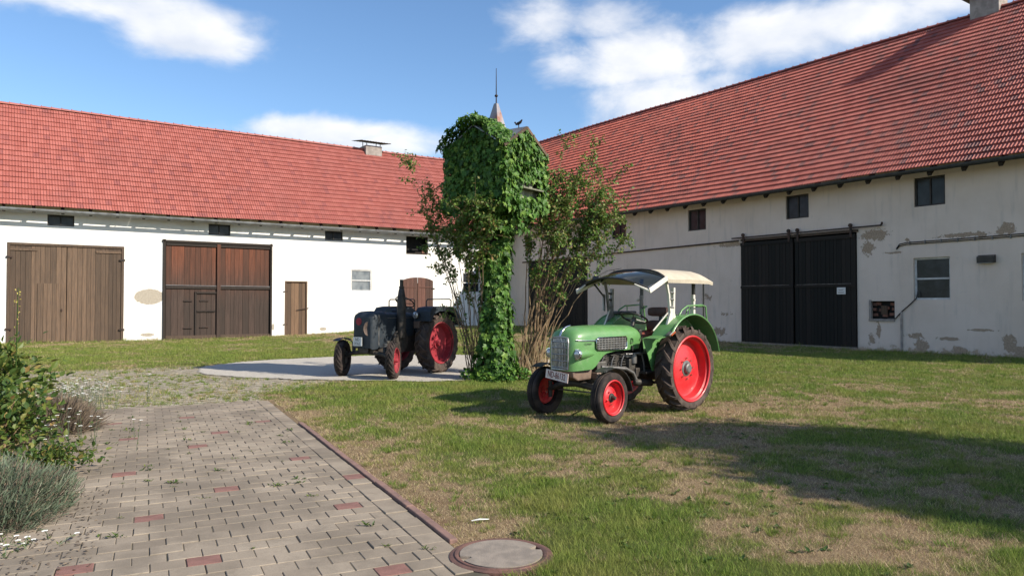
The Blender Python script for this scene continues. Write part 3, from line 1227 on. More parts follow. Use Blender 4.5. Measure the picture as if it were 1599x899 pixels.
def left_barn():
    b = thing('barn', 'long white barn with red tiled roof and brown wooden gates on the left', 'barn', CORNER, ANG_L)
    XL = -31.0
    holes = [(-24.56, -20.36, -.1, 4.09), (-18.81, -13.98, -.1, 4.46), (-13.33, -12.22, -.1, 2.72), (-9.92, -8.78, 2.26, 3.38),
             (-6.77, -5.45, 4.29, 5.28), (-3.19, -2.03, 2.25, 3.36), (-23.20, -22.24, 4.84, 5.30), (-16.89, -15.92, 4.80, 5.30),
             (-11.32, -10.37, 4.82, 5.30), (-7.03, -5.12, 1.0, 2.74), (-28.5, -26.2, 2.2, 3.3)]
    m = wall_holes(XL, 0.0, -.4, 6.0, holes)
    # arched head of the shutter opening: rises above its rectangle, closed by the shutters themselves
    m.add([(XL, 0, -.4), (XL, 8, -.4), (XL, 8, 6), (XL, 4, 10.3), (XL, 0, 6)], [(0, 4, 3, 2, 1)])
    m.add([(XL, 8, -.4), (0, 8, -.4), (0, 8, 6), (XL, 8, 6)], [(0, 1, 2, 3)])
    w = m.build('wall', MAT['plaster_l'], b)
    weld(w)
    MB().box((XL / 2, .9, 2.6), (-XL - .6, .05, 5.4)).build('inner_wall', MAT['hole'], b)
    ze, zr, yr, ov = 5.53, 10.52, 4.0, .70
    p = math.atan2(zr - ze, yr + ov)

    def keep(x, y, z):
        # cut along the valley with the right barn's roof
        zR = 5.96 + .932 * (x + .2 + .7)
        return x < -.25 or z > zR - .1
    loc = Matrix.Rotation(-ANG_L, 3, 'Z') @ (Vector((-3, 0, 1.6)) - CORNER)
    roof = make_roof(b, 'tile_l', XL - .3, 4.4, ov, ze, yr, zr, keep, (-24.2, -.7, 5.5), 4.0)
    # trim the deck so that it does not stick out past the valley: short boards under the eave only
    rafters(roof, np.arange(XL + .3, -.6, 1.0), ov, ze, p, MAT['wood_dark'])
    gutter(b, XL, -.75, -.70, 5.42, .065, MAT['zinc'])
    MB().box((XL / 2, .25, 5.5), (-XL - .2, .2, .18)).build('wall_plate', MAT['wood_dark'], b)
    # flue on the ridge with a flat metal lid
    fl = MB().box((-7.0, 4.0, 10.45), (1.0, .7, .60)).build('chimney', MAT['chimney'], roof)
    for dx, dy in ((-.42, -.28), (.42, -.28), (-.42, .28), (.42, .28)):
        MB().cyl((-7.0 + dx, 4 + dy, 10.7), (-7.0 + dx, 4 + dy, 11.0), .022).build('lid_post', MAT['iron'], fl)
    cap = MB()
    rings = []
    for j in range(23):
        x = -7.95 + j * 1.9 / 22
        rings.append([(x, 3.35, 10.93 + .016 * (j % 2)), (x, 4.65, 11.12 + .016 * (j % 2))])
    cap.loft(rings)
    c2 = cap.build('chimney_lid', MAT['iron'], fl)
    sm = c2.modifiers.new('thick', 'SOLIDIFY')
    sm.thickness = .025

    # --- double door, plain boards, with a small door let into the left leaf
    d1 = plank_door(b, 'double_door', -24.46, -22.50, 0.0, 3.99, 11, MAT['wood_brown'], y=.03, label='left leaf with a small door let into it')
    d2 = plank_door(b, 'double_door', -22.48, -20.46, 0.0, 3.99, 12, MAT['wood_brown'], y=.03)
    fr = MB()
    fr.box((-24.51, .02, 2.0), (.10, .10, 4.18)).box((-20.41, .02, 2.0), (.10, .10, 4.18)).box((-22.46, .018, 4.04), (4.0, .09, .10))
    fr.build('door_frame', MAT['wood_brown'], b)
    wk = plank_door(d1, 'wicket_door', -23.52, -22.56, .04, 2.46, 6, MAT['wood_brown'], y=-.005)
    MB().box((-22.66, -.03, 1.35), (.05, .04, .1)).build('latch', MAT['iron'], d1)
    for (x, z, s) in ((-24.5, 3.5, 1), (-24.5, .6, 1), (-20.42, 3.5, -1), (-20.42, .5, -1)):
        MB().bar((x - .1 * s, -.04, z), (x + .12 * s, -.04, z), .03, .07).build('hinge', MAT['iron'], d1 if s == 1 else d2)
    MB().box((-24.0, -.005, 3.82), (.95, .03, .09)).build('head_batten', MAT['wood_brown'], d1)
    MB().box((-20.95, -.005, 3.82), (.95, .03, .09)).build('head_batten', MAT['wood_brown'], d2)

    # --- tall gate with dark lower boards
    g1 = plank_door(b, 'barn_gate', -18.68, -16.52, .16, 4.36, 9, MAT['wood_gate'], y=.06, label='left leaf of the gate with a wicket')
    g2 = plank_door(b, 'barn_gate', -16.34, -14.06, .16, 4.36, 10, MAT['wood_gate'], y=.06)
    for leaf, x0, x1 in ((g1, -18.68, -16.52), (g2, -16.34, -14.06)):
        MB().box(((x0 + x1) / 2, .015, 2.36), (x1 - x0, .05, .12)).build('rail', MAT['wood_dark'], leaf)
        MB().box(((x0 + x1) / 2, .015, 4.30), (x1 - x0, .06, .12)).build('rail', MAT['wood_dark'], leaf)
        MB().box(((x0 + x1) / 2, .012, .10), (x1 - x0, .06, .16)).build('kick_board', MAT['wood_brown'], leaf)
        MB().bar((x0, .0, 2.45), (x1, .0, 2.44), .03, .015).build('iron_strip', MAT['zinc'], leaf)
    MB().box((-16.43, .0, 2.2), (.16, .10, 4.5)).build('centre_post', MAT['wood_gate'], b)
    jp = MB()
    jp.box((-18.76, .0, 2.2), (.10, .12, 4.6)).box((-14.01, .0, 2.2), (.08, .12, 4.6)).box((-16.4, -.01, 4.42), (4.9, .10, .10))
    jp.build('gate_frame', MAT['wood_dark'], b)
    wf = MB()
    wf.box((-17.42, .01, 1.1), (.07, .05, 2.15)).box((-16.97, .01, 2.12), (.9, .05, .08)).box((-16.97, .01, 1.28), (.8, .05, .07))
    wf.build('wicket_frame', MAT['wood_dark'], g1)
    for (x, z) in ((-17.75, 1.75), (-17.75, .52), (-17.05, 1.76), (-17.05, .54)):
        MB().box((x, .005, z), (.38, .02, .05)).build('hinge', MAT['iron'], g1)

    # --- small board door
    s = plank_door(b, 'side_door', -13.26, -12.28, .08, 2.66, 5, MAT['wood_small'], y=.05)
    sf = MB()
    sf.box((-13.30, .03, 1.36), (.07, .1, 2.74)).box((-12.25, .03, 1.36), (.07, .1, 2.74)).box((-12.775, .028, 2.70), (.98, .1, .06))
    sf.build('door_frame', MAT['wood_small'], s)
    MB().bar((-12.75, .0, 1.30), (-12.15, -.03, 1.40), .02, .035).build('bolt', MAT['iron'], s)
    for z in (.6, 2.2):
        MB().bar((-13.42, -.02, z), (-13.2, .01, z + .02), .03, .05).build('hinge', MAT['iron'], s)

    # --- arched shutters
    for (sx, xa, xb) in ((0, -7.0, -6.08), (1, -6.06, -5.12)):
        leaf = MB().box(((xa + xb) / 2, .02, 2.55), (xb - xa - .1, .03, .07)).build('shutter', MAT['wood_red'], b)
        nn = 4
        for k in range(nn):
            x_a, x_b = xa + (xb - xa) * k / nn + .006, xa + (xb - xa) * (k + 1) / nn - .006

            def top(x):
                return 2.74 + .31 * math.sqrt(max(0, 1 - ((x + 6.06) / 1.02) ** 2))
            MB().prism([(x_a, .9), (x_b, .9), (x_b, top(x_b)), ((x_a + x_b) / 2, top((x_a + x_b) / 2)), (x_a, top(x_a))], -.02, .0).build('plank', MAT['wood_red'], leaf)
        MB().box(((xa + xb) / 2, -.035, 2.52), (xb - xa - .2, .02, .05)).build('batten', MAT['wood_red'], leaf)
        xh = xa if sx == 0 else xb
        MB().bar((xh - .1, -.03, 2.45), (xh + .1, -.03, 2.45), .03, .06).build('hinge', MAT['iron'], leaf)
    # --- windows
    w1 = window(b, -9.92, -8.78, 2.26, 3.38, MAT['frame_white'], MAT['glass_pale'], y=.06, split='h', fw=.06, label='white framed window with two tilted panes')
    window(b, -3.19, -2.03, 2.25, 3.36, MAT['frame_white'], MAT['glass'], y=.10, split='h', fw=.06)
    for (x0, x1) in ((-23.20, -22.24), (-16.89, -15.92), (-11.32, -10.37)):
        window(b, x0, x1, 4.82, 5.30, MAT['frame_dark'], MAT['glass'], y=.10, split='v', fw=.045)
    window(b, -28.5, -26.2, 2.2, 3.3, MAT['frame_white'], MAT['glass'], y=.10, split='v', fw=.06)
    MB().box((-6.11, .5, 4.8), (1.32, .03, 1.0)).build('loft_opening', MAT['hole'], b)
    lf = MB()
    lf.box((-6.11, .06, 4.33), (1.30, .12, .07)).box((-5.50, .06, 4.8), (.08, .12, .9))
    lf.box((-6.0, .02, 4.40), (.45, .05, .05))
    lf.build('loft_frame', MAT['wood_dark'], b)
    MB().box((-5.74, .02, 4.42), (.16, .10, .13)).build('brick', MAT['brick_dark'], b)
    return b


def right_barn():
    b = thing('barn', 'tall barn with flaking white plaster, black sliding doors and red tiled roof on the right', 'barn', CORNER, ANG_R)
    XR = 33.0
    holes = [(16.64, 21.54, -.1, 4.2), (1.9, 7.05, -.1, 4.0), (3.9, 5.30, 4.22, 5.28), (8.85, 9.88, 4.8, 5.68), (13.77, 14.77, 4.8, 5.72), (18.68, 19.66, 4.86, 5.76),
             (23.54, 24.53, 4.82, 5.78), (23.50, 24.65, 1.75, 3.13), (21.98, 22.86, 1.08, 1.71), (26.66, 27.8, 1.72, 3.12), (28.4, 29.4, 4.82, 5.78)]
    m = wall_holes(-9.0, XR, -.4, 6.6, holes)
    m.add([(XR, 0, -.4), (XR, 14, -.4), (XR, 14, 6.6), (XR, 7, 12.9), (XR, 0, 6.6)], [(0, 1, 2, 3, 4)])
    m.add([(-9, 14, -.4), (XR, 14, -.4), (XR, 14, 6.6), (-9, 14, 6.6)], [(3, 2, 1, 0)])
    w = m.build('wall', MAT['plaster_r'], b)
    weld(w)
    MB().box((12, .9, 2.9), (41, .05, 5.8)).build('inner_wall', MAT['hole'], b)
    ze, zr, yr, ov = 5.96, 13.14, 7.0, .72
    p = math.atan2(zr - ze, yr + ov)

    def keep(x, y, z):
        if x >= .2:
            return True
        yl = -x
        zl = 5.53 + 1.062 * (min(yl, 8 - yl) + .7)
        return z > zl - .15
    roof = make_roof(b, 'tile_r', -8.9, XR + .3, ov, ze, yr, zr, keep, (26.5, 1.5, 7.5))
    rafters(roof, np.arange(.9, XR - .3, 1.02), ov, ze, p, MAT['wood_dark'])
    gutter(b, .6, XR, -ov - .05, 5.93, .065, MAT['gutter_r'])
    MB().box((XR / 2, .25, 6.0), (XR - .4, .2, .18)).build('wall_plate', MAT['wood_dark'], b)
    ch = MB().box((23.0, 7.1, 13.3), (1.05, .8, .95)).build('chimney', MAT['chimney'], roof, bevel=.02)
    MB().box((22.9, 7.1, 13.83), (1.4, 1.1, .09)).build('chimney_slab', MAT['gutter_r'], ch)
    # --- black sliding door in two leaves on an iron rail
    for (x0, x1, n, nm) in ((16.62, 19.02, 15, 'left leaf'), (19.10, 21.52, 15, 'right leaf with a small sign')):
        leaf = plank_door(b, 'sliding_door', x0, x1, .06, 4.10, n, MAT['wood_black'], y=-.05, uneven=.02)
        leaf['label'] = nm + ' of the black sliding door'
        MB().box(((x0 + x1) / 2, -.085, 2.28), (x1 - x0, .03, .10)).build('rail', MAT['wood_black'], leaf)
        MB().box(((x0 + x1) / 2, -.085, 4.02), (x1 - x0, .03, .14)).build('rail', MAT['wood_black'], leaf)
        MB().bar((x0 + .1, -.105, 2.335), (x1 - .15, -.105, 2.335), .012, .012).build('wire', MAT['steel'], leaf)
        for xx in (x0 + .15, x1 - .15):
            h = MB().box((xx, -.10, 4.2), (.09, .03, .42))
            h.lathe([(.0, -.03), (.07, -.03), (.07, .03), (.0, .03)], 14, (xx, -.12, 4.40), 'y')
            h.build('roller_hanger', MAT['iron'], leaf)
    MB().bar((16.2, -.11, 4.30), (22.5, -.11, 4.31), .03, .05).build('door_rail', MAT['iron'], b)
    MB().bar((22.48, -.11, 4.29), (22.52, -.11, 4.42), .05, .05).build('rail_stop', MAT['iron'], b)
    MB().box((19.1, -.03, 4.20), (5.0, .05, .10)).build('lintel_board', MAT['wood_brown'], b)
    MB().box((19.1, -.06, .02), (4.9, .10, .12)).build('threshold', MAT['concrete'], b)
    sg = MB().box((21.0, -.11, 2.08), (.33, .008, .245)).build('sign', MAT['sign'], b, label='small white notice on the sliding door')
    for (z, w_) in ((2.12, .20), (2.10, .14), (2.03, .24), (2.015, .22)):
        MB().box((21.0 + random.uniform(-.015, .015), -.1155, z), (w_, .002, .010)).build('notice_line', MAT['ink'], sg)
    # --- second gateway near the inner corner, shut with dark boards
    for (x0, x1) in ((1.95, 4.45), (4.50, 7.0)):
        plank_door(b, 'sliding_door', x0, x1, .1, 3.95, 13, MAT['wood_black'], y=.02, uneven=.02, label='black board door leaf beside the inner corner')
    MB().bar((1.4, -.05, 3.99), (16.5, -.05, 4.19), .04, .06).build('door_rail', MAT['iron'], b)
    # --- windows
    for (x0, x1, z0, z1) in ((3.9, 5.30, 4.22, 5.28), (8.85, 9.88, 4.8, 5.68), (13.77, 14.77, 4.8, 5.72), (18.68, 19.66, 4.86, 5.76), (23.54, 24.53, 4.82, 5.78), (28.4, 29.4, 4.82, 5.78)):
        window(b, x0, x1, z0, z1, MAT['frame_dark'], MAT['glass'], y=.10, split='v', fw=.06)
    window(b, 23.50, 24.65, 1.75, 3.13, MAT['frame_white'], MAT['glass'], y=.12, split='h', fw=.06, label='large pale framed window with a cable hanging from it')
    window(b, 26.66, 27.8, 1.72, 3.12, MAT['frame_white'], MAT['glass'], y=.12, split='h', fw=.06)
    # --- bricked recess with a pale frame
    nf = MB()
    nf.box((22.01, .02, 1.40), (.07, .10, .70)).box((22.42, .02, 1.06), (.9, .14, .08))
    nf.build('recess_frame', MAT['chimney'], b)
    rb = MB().box((22.42, .22, 1.40), (.86, .05, .62)).build('recess_back', MAT['hole'], b)
    bx = [(-.33, .18), (-.18, .2), (.30, .18), (.36, .02), (-.34, .0), (-.30, -.18), (.28, -.16), (.05, -.2), (-.1, -.02), (.1, .05)]
    for (dx, dz) in bx:
        MB().box((22.42 + dx, .16 + random.uniform(-.03, .03), 1.42 + dz), (.17, .09, .10), (0, random.uniform(-.1, .1), 0)).build('brick', MAT['brick_dark'], rb)
    MB().box((22.45, .12, 1.40), (.22, .06, .30)).build('board', MAT['wood_small'], rb)
    # --- wall lamp, conduits, cable
    lp = MB().prism([(-.0, 2.89), (-.16, 2.87), (-.17, 3.06), (-.0, 3.12)], 25.50, 25.98, 'x')
    l_ = lp.build('wall_lamp', MAT['black'], b)
    MB().box((25.74, -.12, 2.868), (.40, .08, .012)).build('diffuser', MAT['glass_pale'], l_)
    for dz in (0, .06):
        MB().tube([(22.95, -.02, 3.45 + dz * .5), (23.06, -.03, 3.56 + dz), (23.3, -.03, 3.60 + dz), (25, -.03, 3.61 + dz), (27, -.03, 3.64 + dz), (30, -.03, 3.66 + dz)], .016, 6).build('conduit', MAT['wood_dark'], b)
    for x in np.arange(23.4, 30, .5):
        MB().box((x, -.03, 3.64), (.03, .03, .13)).build('conduit_clip', MAT['steel'], b)
    MB().tube([(22.62, .0, 1.12), (22.9, -.03, 1.12), (23.12, -.03, 1.36), (23.4, -.04, 1.60), (23.6, -.02, 1.80), (23.62, .05, 2.05)], .018, 6).build('cable', MAT['black'], b)
    MB().cyl((23.10, -.03, 1.34), (23.10, -.03, -.1), .035, n=8).build('conduit_pipe', MAT['chimney'], b)
    return b


left_barn()
right_barn()


# ------------------------------------------------------------------ foliage helpers
LEAF_V = np.array([(0, 0, 0), (-.30, .30, .07), (-.26, .62, .03), (0, 1.0, -.10), (.26, .62, .03), (.30, .30, .07), (0, .45, -.02)])
LEAF_F = np.array([(0, 6, 1), (1, 6, 2), (2, 6, 3), (3, 6, 4), (4, 6, 5), (5, 6, 0)])
# five-lobed creeper leaf, folded along the midrib
CREEP_V = np.array([(0, 0, .0), (-.20, -.02, .05), (-.48, .22, .06), (-.30, .38, .04), (-.36, .68, .0), (-.15, .66, .02), (0, 1.0, -.16),
                    (.15, .66, .02), (.36, .68, .0), (.30, .38, .04), (.48, .22, .06), (.20, -.02, .05), (0, .40, -.03)])
CREEP_F = np.array([(12, i, (i % 11) + 1 if i < 11 else 0) for i in range(0, 12)])
CREEP_F = np.array([(12, (i + 1) % 12, i) for i in range(12)])


def unit(v):
    return v / np.maximum(np.linalg.norm(v, axis=1, keepdims=True), 1e-9)


def leaf_frames(tip, nrm):
    """orthonormal frames: column 1 along the leaf, column 2 its upper side"""
    t = unit(tip)
    n = unit(nrm - t * np.sum(nrm * t, 1, keepdims=True))
    s = np.cross(t, n)
    return np.stack([s, t, n], 2)


def leaves(name, mat, parent, pos, tip, nrm, size, tv=LEAF_V, tf=LEAF_F, kind='stuff', wid=1.0):
    Rm = leaf_frames(tip, nrm)
    n = len(pos)
    loc = tv[None] * size[:, None, None] * np.array((wid, 1, 1))[None, None]
    V = np.einsum('nij,nkj->nki', Rm, loc) + pos[:, None, :]
    F = tf[None] + (np.arange(n) * len(tv))[:, None, None]
    o = np_mesh(name, V.reshape(-1, 3), F.reshape(-1, 3), mat, parent, {'rnd': np.repeat(rng.random(n), len(tv))})
    if kind:
        o['kind'] = kind
    return o


def rdir(n):
    return unit(rng.normal(size=(n, 3)))


# ------------------------------------------------------------------ grass
def make_grass():
    N = 1500000
    u = rng.random(N)
    # distance drawn so that the density falls off with distance
    y0, y1 = 3.7, 42.0
    y = (y0 ** .42 + u * (y1 ** .42 - y0 ** .42)) ** (1 / .42)
    x = (rng.random(N) * 2 - 1) * (.80 * y + .8)
    keep = np.ones(N, bool)
    a, b = pave_ab(x, y)
    keep &= ~((a > -.06) & (a < PAVE_W + .1) & (b < PAVE_L + .03))
    keep &= gravel_mask(x, y) > .985 + .03 * rng.random(N)
    keep &= np.hypot(x + .07, y - 4.84) > .345
    # in front of the barn walls only
    dl = x * -.575 + y * .818
    dr = x * .818 + y * .575
    keep &= (dl < 35.95) & (dr < 25.05)
    st = stony(x, y)
    dy = dryness(x, y)
    stn = st * (.55 + 1.0 * fbm(x, y, .45, 140, 3))
    keep &= rng.random(N) > stn * .95
    keep &= rng.random(N) > .22 * sstep(.45, .95, dy)
    keep &= rng.random(N) < .85
    x, y, dy = x[keep], y[keep], dy[keep]
    n = len(x)
    print('blades', n)
    tuft = sstep(.52, .75, fbm(x, y, .5, 60, 3))
    far = np.clip(y / 6.0, .8, 6)
    wall = np.maximum(sstep(1.2, .0, 35.9 - (x * -.575 + y * .818)), sstep(1.0, .0, 25.0 - (x * .818 + y * .575)))
    h = (.022 + .030 * rng.random(n) + .050 * tuft * (1 - dy) * rng.random(n)) * (1 - .45 * dy) * np.clip(far, 1, 2.2) ** .35
    h = h * (1 + 1.6 * wall * rng.random(n))
    w = .0040 * far ** .78 * (.7 + .6 * rng.random(n))
    ang = rng.random(n) * 2 * math.pi
    lean = (.15 + .95 * rng.random(n)) * (1 + .7 * dy)
    la = rng.random(n) * 2 * math.pi
    z = gz(x, y) - .004
    V = np.zeros((n, 3, 3))
    ca, sa = np.cos(ang) * w / 2, np.sin(ang) * w / 2
    V[:, 0] = np.stack([x - ca, y - sa, z], 1)
    V[:, 1] = np.stack([x + ca, y + sa, z], 1)
    V[:, 2] = np.stack([x + np.cos(la) * lean * h, y + np.sin(la) * lean * h, z + h], 1)
    F = np.arange(n * 3).reshape(n, 3)
    dy = np.maximum(dy, .55 * stony(x, y))
    isdry = np.clip((dy * 1.25 + rng.normal(0, .20, n) > .60) * (.65 + .35 * rng.random(n)) + .12 * rng.random(n), 0, 1)
    o = np_mesh('grass', V.reshape(-1, 3), F, MAT['grass'], None, {'rnd': np.repeat(rng.random(n), 3), 'dry': np.repeat(isdry, 3)})
    tag(o, 'short mown grass with dry straw-coloured patches covering the yard', 'grass', kind='stuff')


make_grass()


def make_tufts():
    """greener, taller tufts standing in the thin turf"""
    r = np.random.default_rng(91)
    n = 6500
    u = r.random(n)
    y = (4.0 ** .7 + u * (19.0 ** .7 - 4.0 ** .7)) ** (1 / .7)
    x = (r.random(n) * 2 - 1) * (.78 * y + .5)
    a, b = pave_ab(x, y)
    k = ~((a > -.12) & (a < PAVE_W + .1) & (b < PAVE_L + .1)) & (gravel_mask(x, y) > 1.02) & (np.hypot(x + .07, y - 4.84) > .42) & (x * .818 + y * .575 < 24.8)
    k &= fbm(x, y, 1.1, 33, 3) > .38
    x, y = x[k], y[k]
    m = len(x)
    nb = r.integers(16, 46, m)
    idx = np.repeat(np.arange(m), nb)
    rad = (.025 + .085 * r.random(m) ** 2.5)[idx]
    N = len(idx)
    th = r.random(N) * 6.283
    q = rad * np.sqrt(r.random(N))
    bx, by = x[idx] + q * np.cos(th), y[idx] + q * np.sin(th)
    h = (.03 + .045 * r.random(m))[idx] * (.5 + .6 * r.random(N))
    w = .0042 * np.clip(y[idx] / 6, .8, 4) ** .78
    an = r.random(N) * 6.283
    z = gz(bx, by) - .004
    V = np.zeros((N, 3, 3))
    V[:, 0] = np.stack([bx - np.cos(an) * w / 2, by - np.sin(an) * w / 2, z], 1)
    V[:, 1] = np.stack([bx + np.cos(an) * w / 2, by + np.sin(an) * w / 2, z], 1)
    out = h * (.3 + .7 * r.random(N))
    V[:, 2] = np.stack([bx + np.cos(th) * out, by + np.sin(th) * out, z + h], 1)
    dr = (r.random(m) < .22)[idx] * (.5 + .5 * r.random(N))
    o = np_mesh('grass_tufts', V.reshape(-1, 3), np.arange(N * 3).reshape(N, 3), MAT['grass'], None, {'rnd': np.repeat(r.random(N) * .75, 3), 'dry': np.repeat(dr, 3)})
    tag(o, 'taller green tufts of grass dotted over the dry turf', 'grass', kind='stuff')


make_tufts()


def make_small_weeds():
    # broad-leaved lawn weeds and tufts in the paving joints
    pos, tip, nrm, size = [], [], [], []
    spots = []
    for k in range(64):
        a, b = random.uniform(.2, 2.6), random.uniform(-.6, 7.9)
        w = P0 + PU * (round((a - .19) / .205) * .205 + .19 - .004) + PV * (-2.1 + round((b + 2.1) / .171) * .171 - .004)
        spots.append((w[0], w[1], random.choice((.02, .03, .045)), 10))
    for (x, y, s, n) in spots:
        for j in range(n):
            an = random.random() * 6.28
            el = random.uniform(.1, .9)
            d = (math.cos(an) * math.cos(el), math.sin(an) * math.cos(el), math.sin(el))
            pos.append((x + random.gauss(0, s * .8), y + random.gauss(0, s * .3), .002))
            tip.append(d)
            nrm.append((0, 0, 1))
            size.append(s * random.uniform(.6, 1.2))
    o = leaves('joint_weeds', MAT['bushleaf'], None, np.array(pos), np.array(tip), np.array(nrm) + rng.normal(0, .1, (len(pos), 3)), np.array(size), wid=.6)
    tag(o, 'small green weeds sprouting from the joints of the block paving', 'weeds', kind='stuff')
    # scattered broad weeds in the lawn
    pos, tip, nrm, size = [], [], [], []
    k = 0
    while k < 200:
        y = random.uniform(4.4, 15)
        x = random.uniform(-.2, .72 * y)
        a, b = pave_ab(x, y)
        if a > -.1 or gravel_mask(x, y) < 1.03 or math.hypot(x + .07, y - 4.84) < .4:
            continue
        if float(fbm(x, y, 1.4, 90, 3)) < .52:
            continue
        k += 1
        for j in range(7):
            an = random.random() * 6.28
            el = random.uniform(.15, .7)
            pos.append((x, y, float(gz(x, y)) + .003))
            tip.append((math.cos(an) * math.cos(el), math.sin(an) * math.cos(el), math.sin(el)))
            nrm.append((0, 0, 1))
            size.append(random.uniform(.025, .055))
    o = leaves('lawn_weeds', MAT['bushleaf'], None, np.array(pos), np.array(tip), np.array(nrm) + rng.normal(0, .1, (len(pos), 3)), np.array(size), wid=.8)
    tag(o, 'low broad-leaved weeds scattered through the lawn', 'weeds', kind='stuff')
    # a scrap of pale wood near the kerb end
    st = MB().tube([(-.30, 5.52, .02), (-.24, 5.53, .028), (-.17, 5.555, .022)], [.004, .007, .003], 6)
    o = st.build('wood_chip', MAT['sign'])
    tag(o, 'small pale chip of wood lying in the dry grass beside the kerb', 'wood chip')


make_small_weeds()


# ------------------------------------------------------------------ dovecote tower and its creeper
def make_dovecote():
    al = R_(36)
    t = thing('dovecote', 'wooden dovecote on a tall post with a pointed sheet metal spire, smothered in creeper', 'dovecote', (TOWER[0], TOWER[1], 0), -al)
    # local frame: -y is the shaded face on the left, +x is the sunny face on the right
    s = .68
    zb, zt, zg = 3.80, 4.86, 5.30
    MB().tube([(0, 0, -.2), (.02, 0, 1.8), (0, 0, 3.75)], [.20, .17, .16], 12).build('post', MAT['bark_dark'], t, smooth=40)
    MB().box((0, 0, zb - .05), (2 * s + .16, 2 * s + .16, .10)).build('floor', MAT['wood_dark'], t)
    MB().bar((-.6, 0, 3.72), (0, 0, 3.1), .09, .09).build('brace', MAT['wood_dark'], t)
    MB().bar((.6, 0, 3.72), (0, 0, 3.1), .09, .09).build('brace', MAT['wood_dark'], t)
    # board walls on all four sides
    for k in range(4):
        an = k * math.pi / 2
        M = Matrix.Rotation(an, 4, 'Z')
        n = 9
        for j in range(n):
            x0 = -s + 2 * s * j / n + .004
            x1 = -s + 2 * s * (j + 1) / n - .004
            m = MB()

            def top(x):
                return zt + (zg - zt) * (1 - abs(x) / s) - .03
            xm = (x0 + x1) / 2
            m.prism([(x0, zb), (x1, zb), (x1, top(x1)), (xm, max(top(x0), top(x1), top(xm))), (x0, top(x0))], -s - .012, -s + .012)
            o = m.build('wall_board', MAT['wood_green'], t)
            o.matrix_local = M
        # landing board with entrance hole
        if k == 1:
            o = MB().box((.15, -s - .10, 4.02), (.75, .20, .03)).build('landing_board', MAT['wood_green'], t)
            o.matrix_local = M
            o = MB().lathe([(.0, -.005), (.07, -.005)], 16, (.15, -s - .012, 4.16), 'y').build('entrance', MAT['hole'], t)
            o.matrix_local = M
            o = MB().lathe([(.0, -.005), (.07, -.005)], 16, (.42, -s - .012, 4.16), 'y').build('entrance', MAT['hole'], t)
            o.matrix_local = M
    # cross-gabled sheet roof: two gable roofs crossing
    so_ = s + .12
    rf = MB()
    for k in range(4):
        M = Matrix.Rotation(k * math.pi / 2, 4, 'Z')
        # a gable wing seen from its end (-y): ridge from the centre to the face, valleys run to the corners
        v = [(0, -so_, zg + .03), (0, 0, zg + .03), (so_, -so_, zt - .03), (-so_, -so_, zt - .03)]
        rf.add(v, [(0, 2, 1), (0, 1, 3)], M)
    roof = rf.build('roof', MAT['zinc'], t)
    sm = roof.modifiers.new('t', 'SOLIDIFY')
    sm.thickness = .025
    for k in range(4):
        M = Matrix.Rotation(k * math.pi / 2, 4, 'Z')
        for sg in ((-1, 1) if k else ()):     # the shaded gable is overgrown
            o = MB().bar((0, -so_ - .012, zg + .0), (sg * so_, -so_ - .012, zt - .06), .02, .06).build('verge_board', MAT['wood_brown'], roof)
            o.matrix_local = M
    sp = MB()
    b = .19
    z0 = zg - .06
    sp.add([(-b, -b, z0), (b, -b, z0), (b, b, z0), (-b, b, z0), (-.035, -.035, 5.93), (.035, -.035, 5.93), (.035, .035, 5.93), (-.035, .035, 5.93)],
           [(0, 1, 5, 4), (1, 2, 6, 5), (2, 3, 7, 6), (3, 0, 4, 7), (4, 5, 6, 7)])
    spire = sp.build('spire', MAT['rustzinc'], t)
    fn = MB().tube([(0, 0, 5.9), (0, 0, 6.7)], [.014, .006], 6).build('finial', MAT['iron'], t)
    MB().lathe([(.0, -.03), (.03, -.02), (.038, 0), (.03, .02), (.0, .03)], 12, (0, 0, 6.10), 'z').build('ball', MAT['iron'], fn, smooth=60)
    # little bird figure on the right gable
    bd = MB()
    bd.tube([(.56, .05, 5.34), (.56, .05, 5.42)], .01, 6)
    bd.tube([(.48, .05, 5.41), (.54, .05, 5.43), (.60, .05, 5.45), (.65, .05, 5.50)], [.008, .035, .03, .012], 8)
    bd.tube([(.46, .05, 5.47), (.50, .05, 5.42)], [.02, .012], 6)
    bd.build('weather_bird', MAT['iron'], t)

    # --- creeper
    cr = thing('creeper', 'dense green creeper covering the post and loft of the dovecote', 'creeper', (TOWER[0], TOWER[1], 0), -al)
    P, Nn = [], []

    def samp(n):
        return rng.random(n)

    # trunk
    def trunk_r(z):
        return np.interp(z, [0, .4, 1.0, 1.8, 2.6, 3.3, 3.8], [.54, .42, .36, .32, .31, .35, .56])
    n = 4600
    z = samp(n) * 3.85
    an = samp(n) * 2 * math.pi
    lump = .10 * (fbm(an * 2.2, z * 1.6, .8, 14, 3) - .5) * 2
    r = trunk_r(z) * (.80 + .22 * samp(n)) + lump
    P.append(np.stack([r * np.cos(an), r * np.sin(an), z], 1))
    Nn.append(np.stack([np.cos(an), np.sin(an), np.full(n, .10)], 1))
    # loft faces
    for k in range(4):
        n = 2300 if k in (0, 1) else 1100
        u = (samp(n) * 2 - 1) * (s + .10)
        top = zt + (zg + .10 - zt) * (1 - np.abs(u) / (s + .1))
        zz = 3.58 + .10 * np.cos(u * 2) * -1 + (top - 3.55) * samp(n)
        dep = s - .03 + .12 * samp(n) + .11 * fbm(u, zz, .5, 31 + k, 3)
        if k == 1:     # leave the landing board free
            kk = ~((u > -.25) & (u < .40) & (zz > 3.88) & (zz < 4.24))
            u, zz, dep = u[kk], zz[kk], dep[kk]
        pts = np.stack([u, -dep, zz], 1)
        c, s_ = math.cos(k * math.pi / 2), math.sin(k * math.pi / 2)
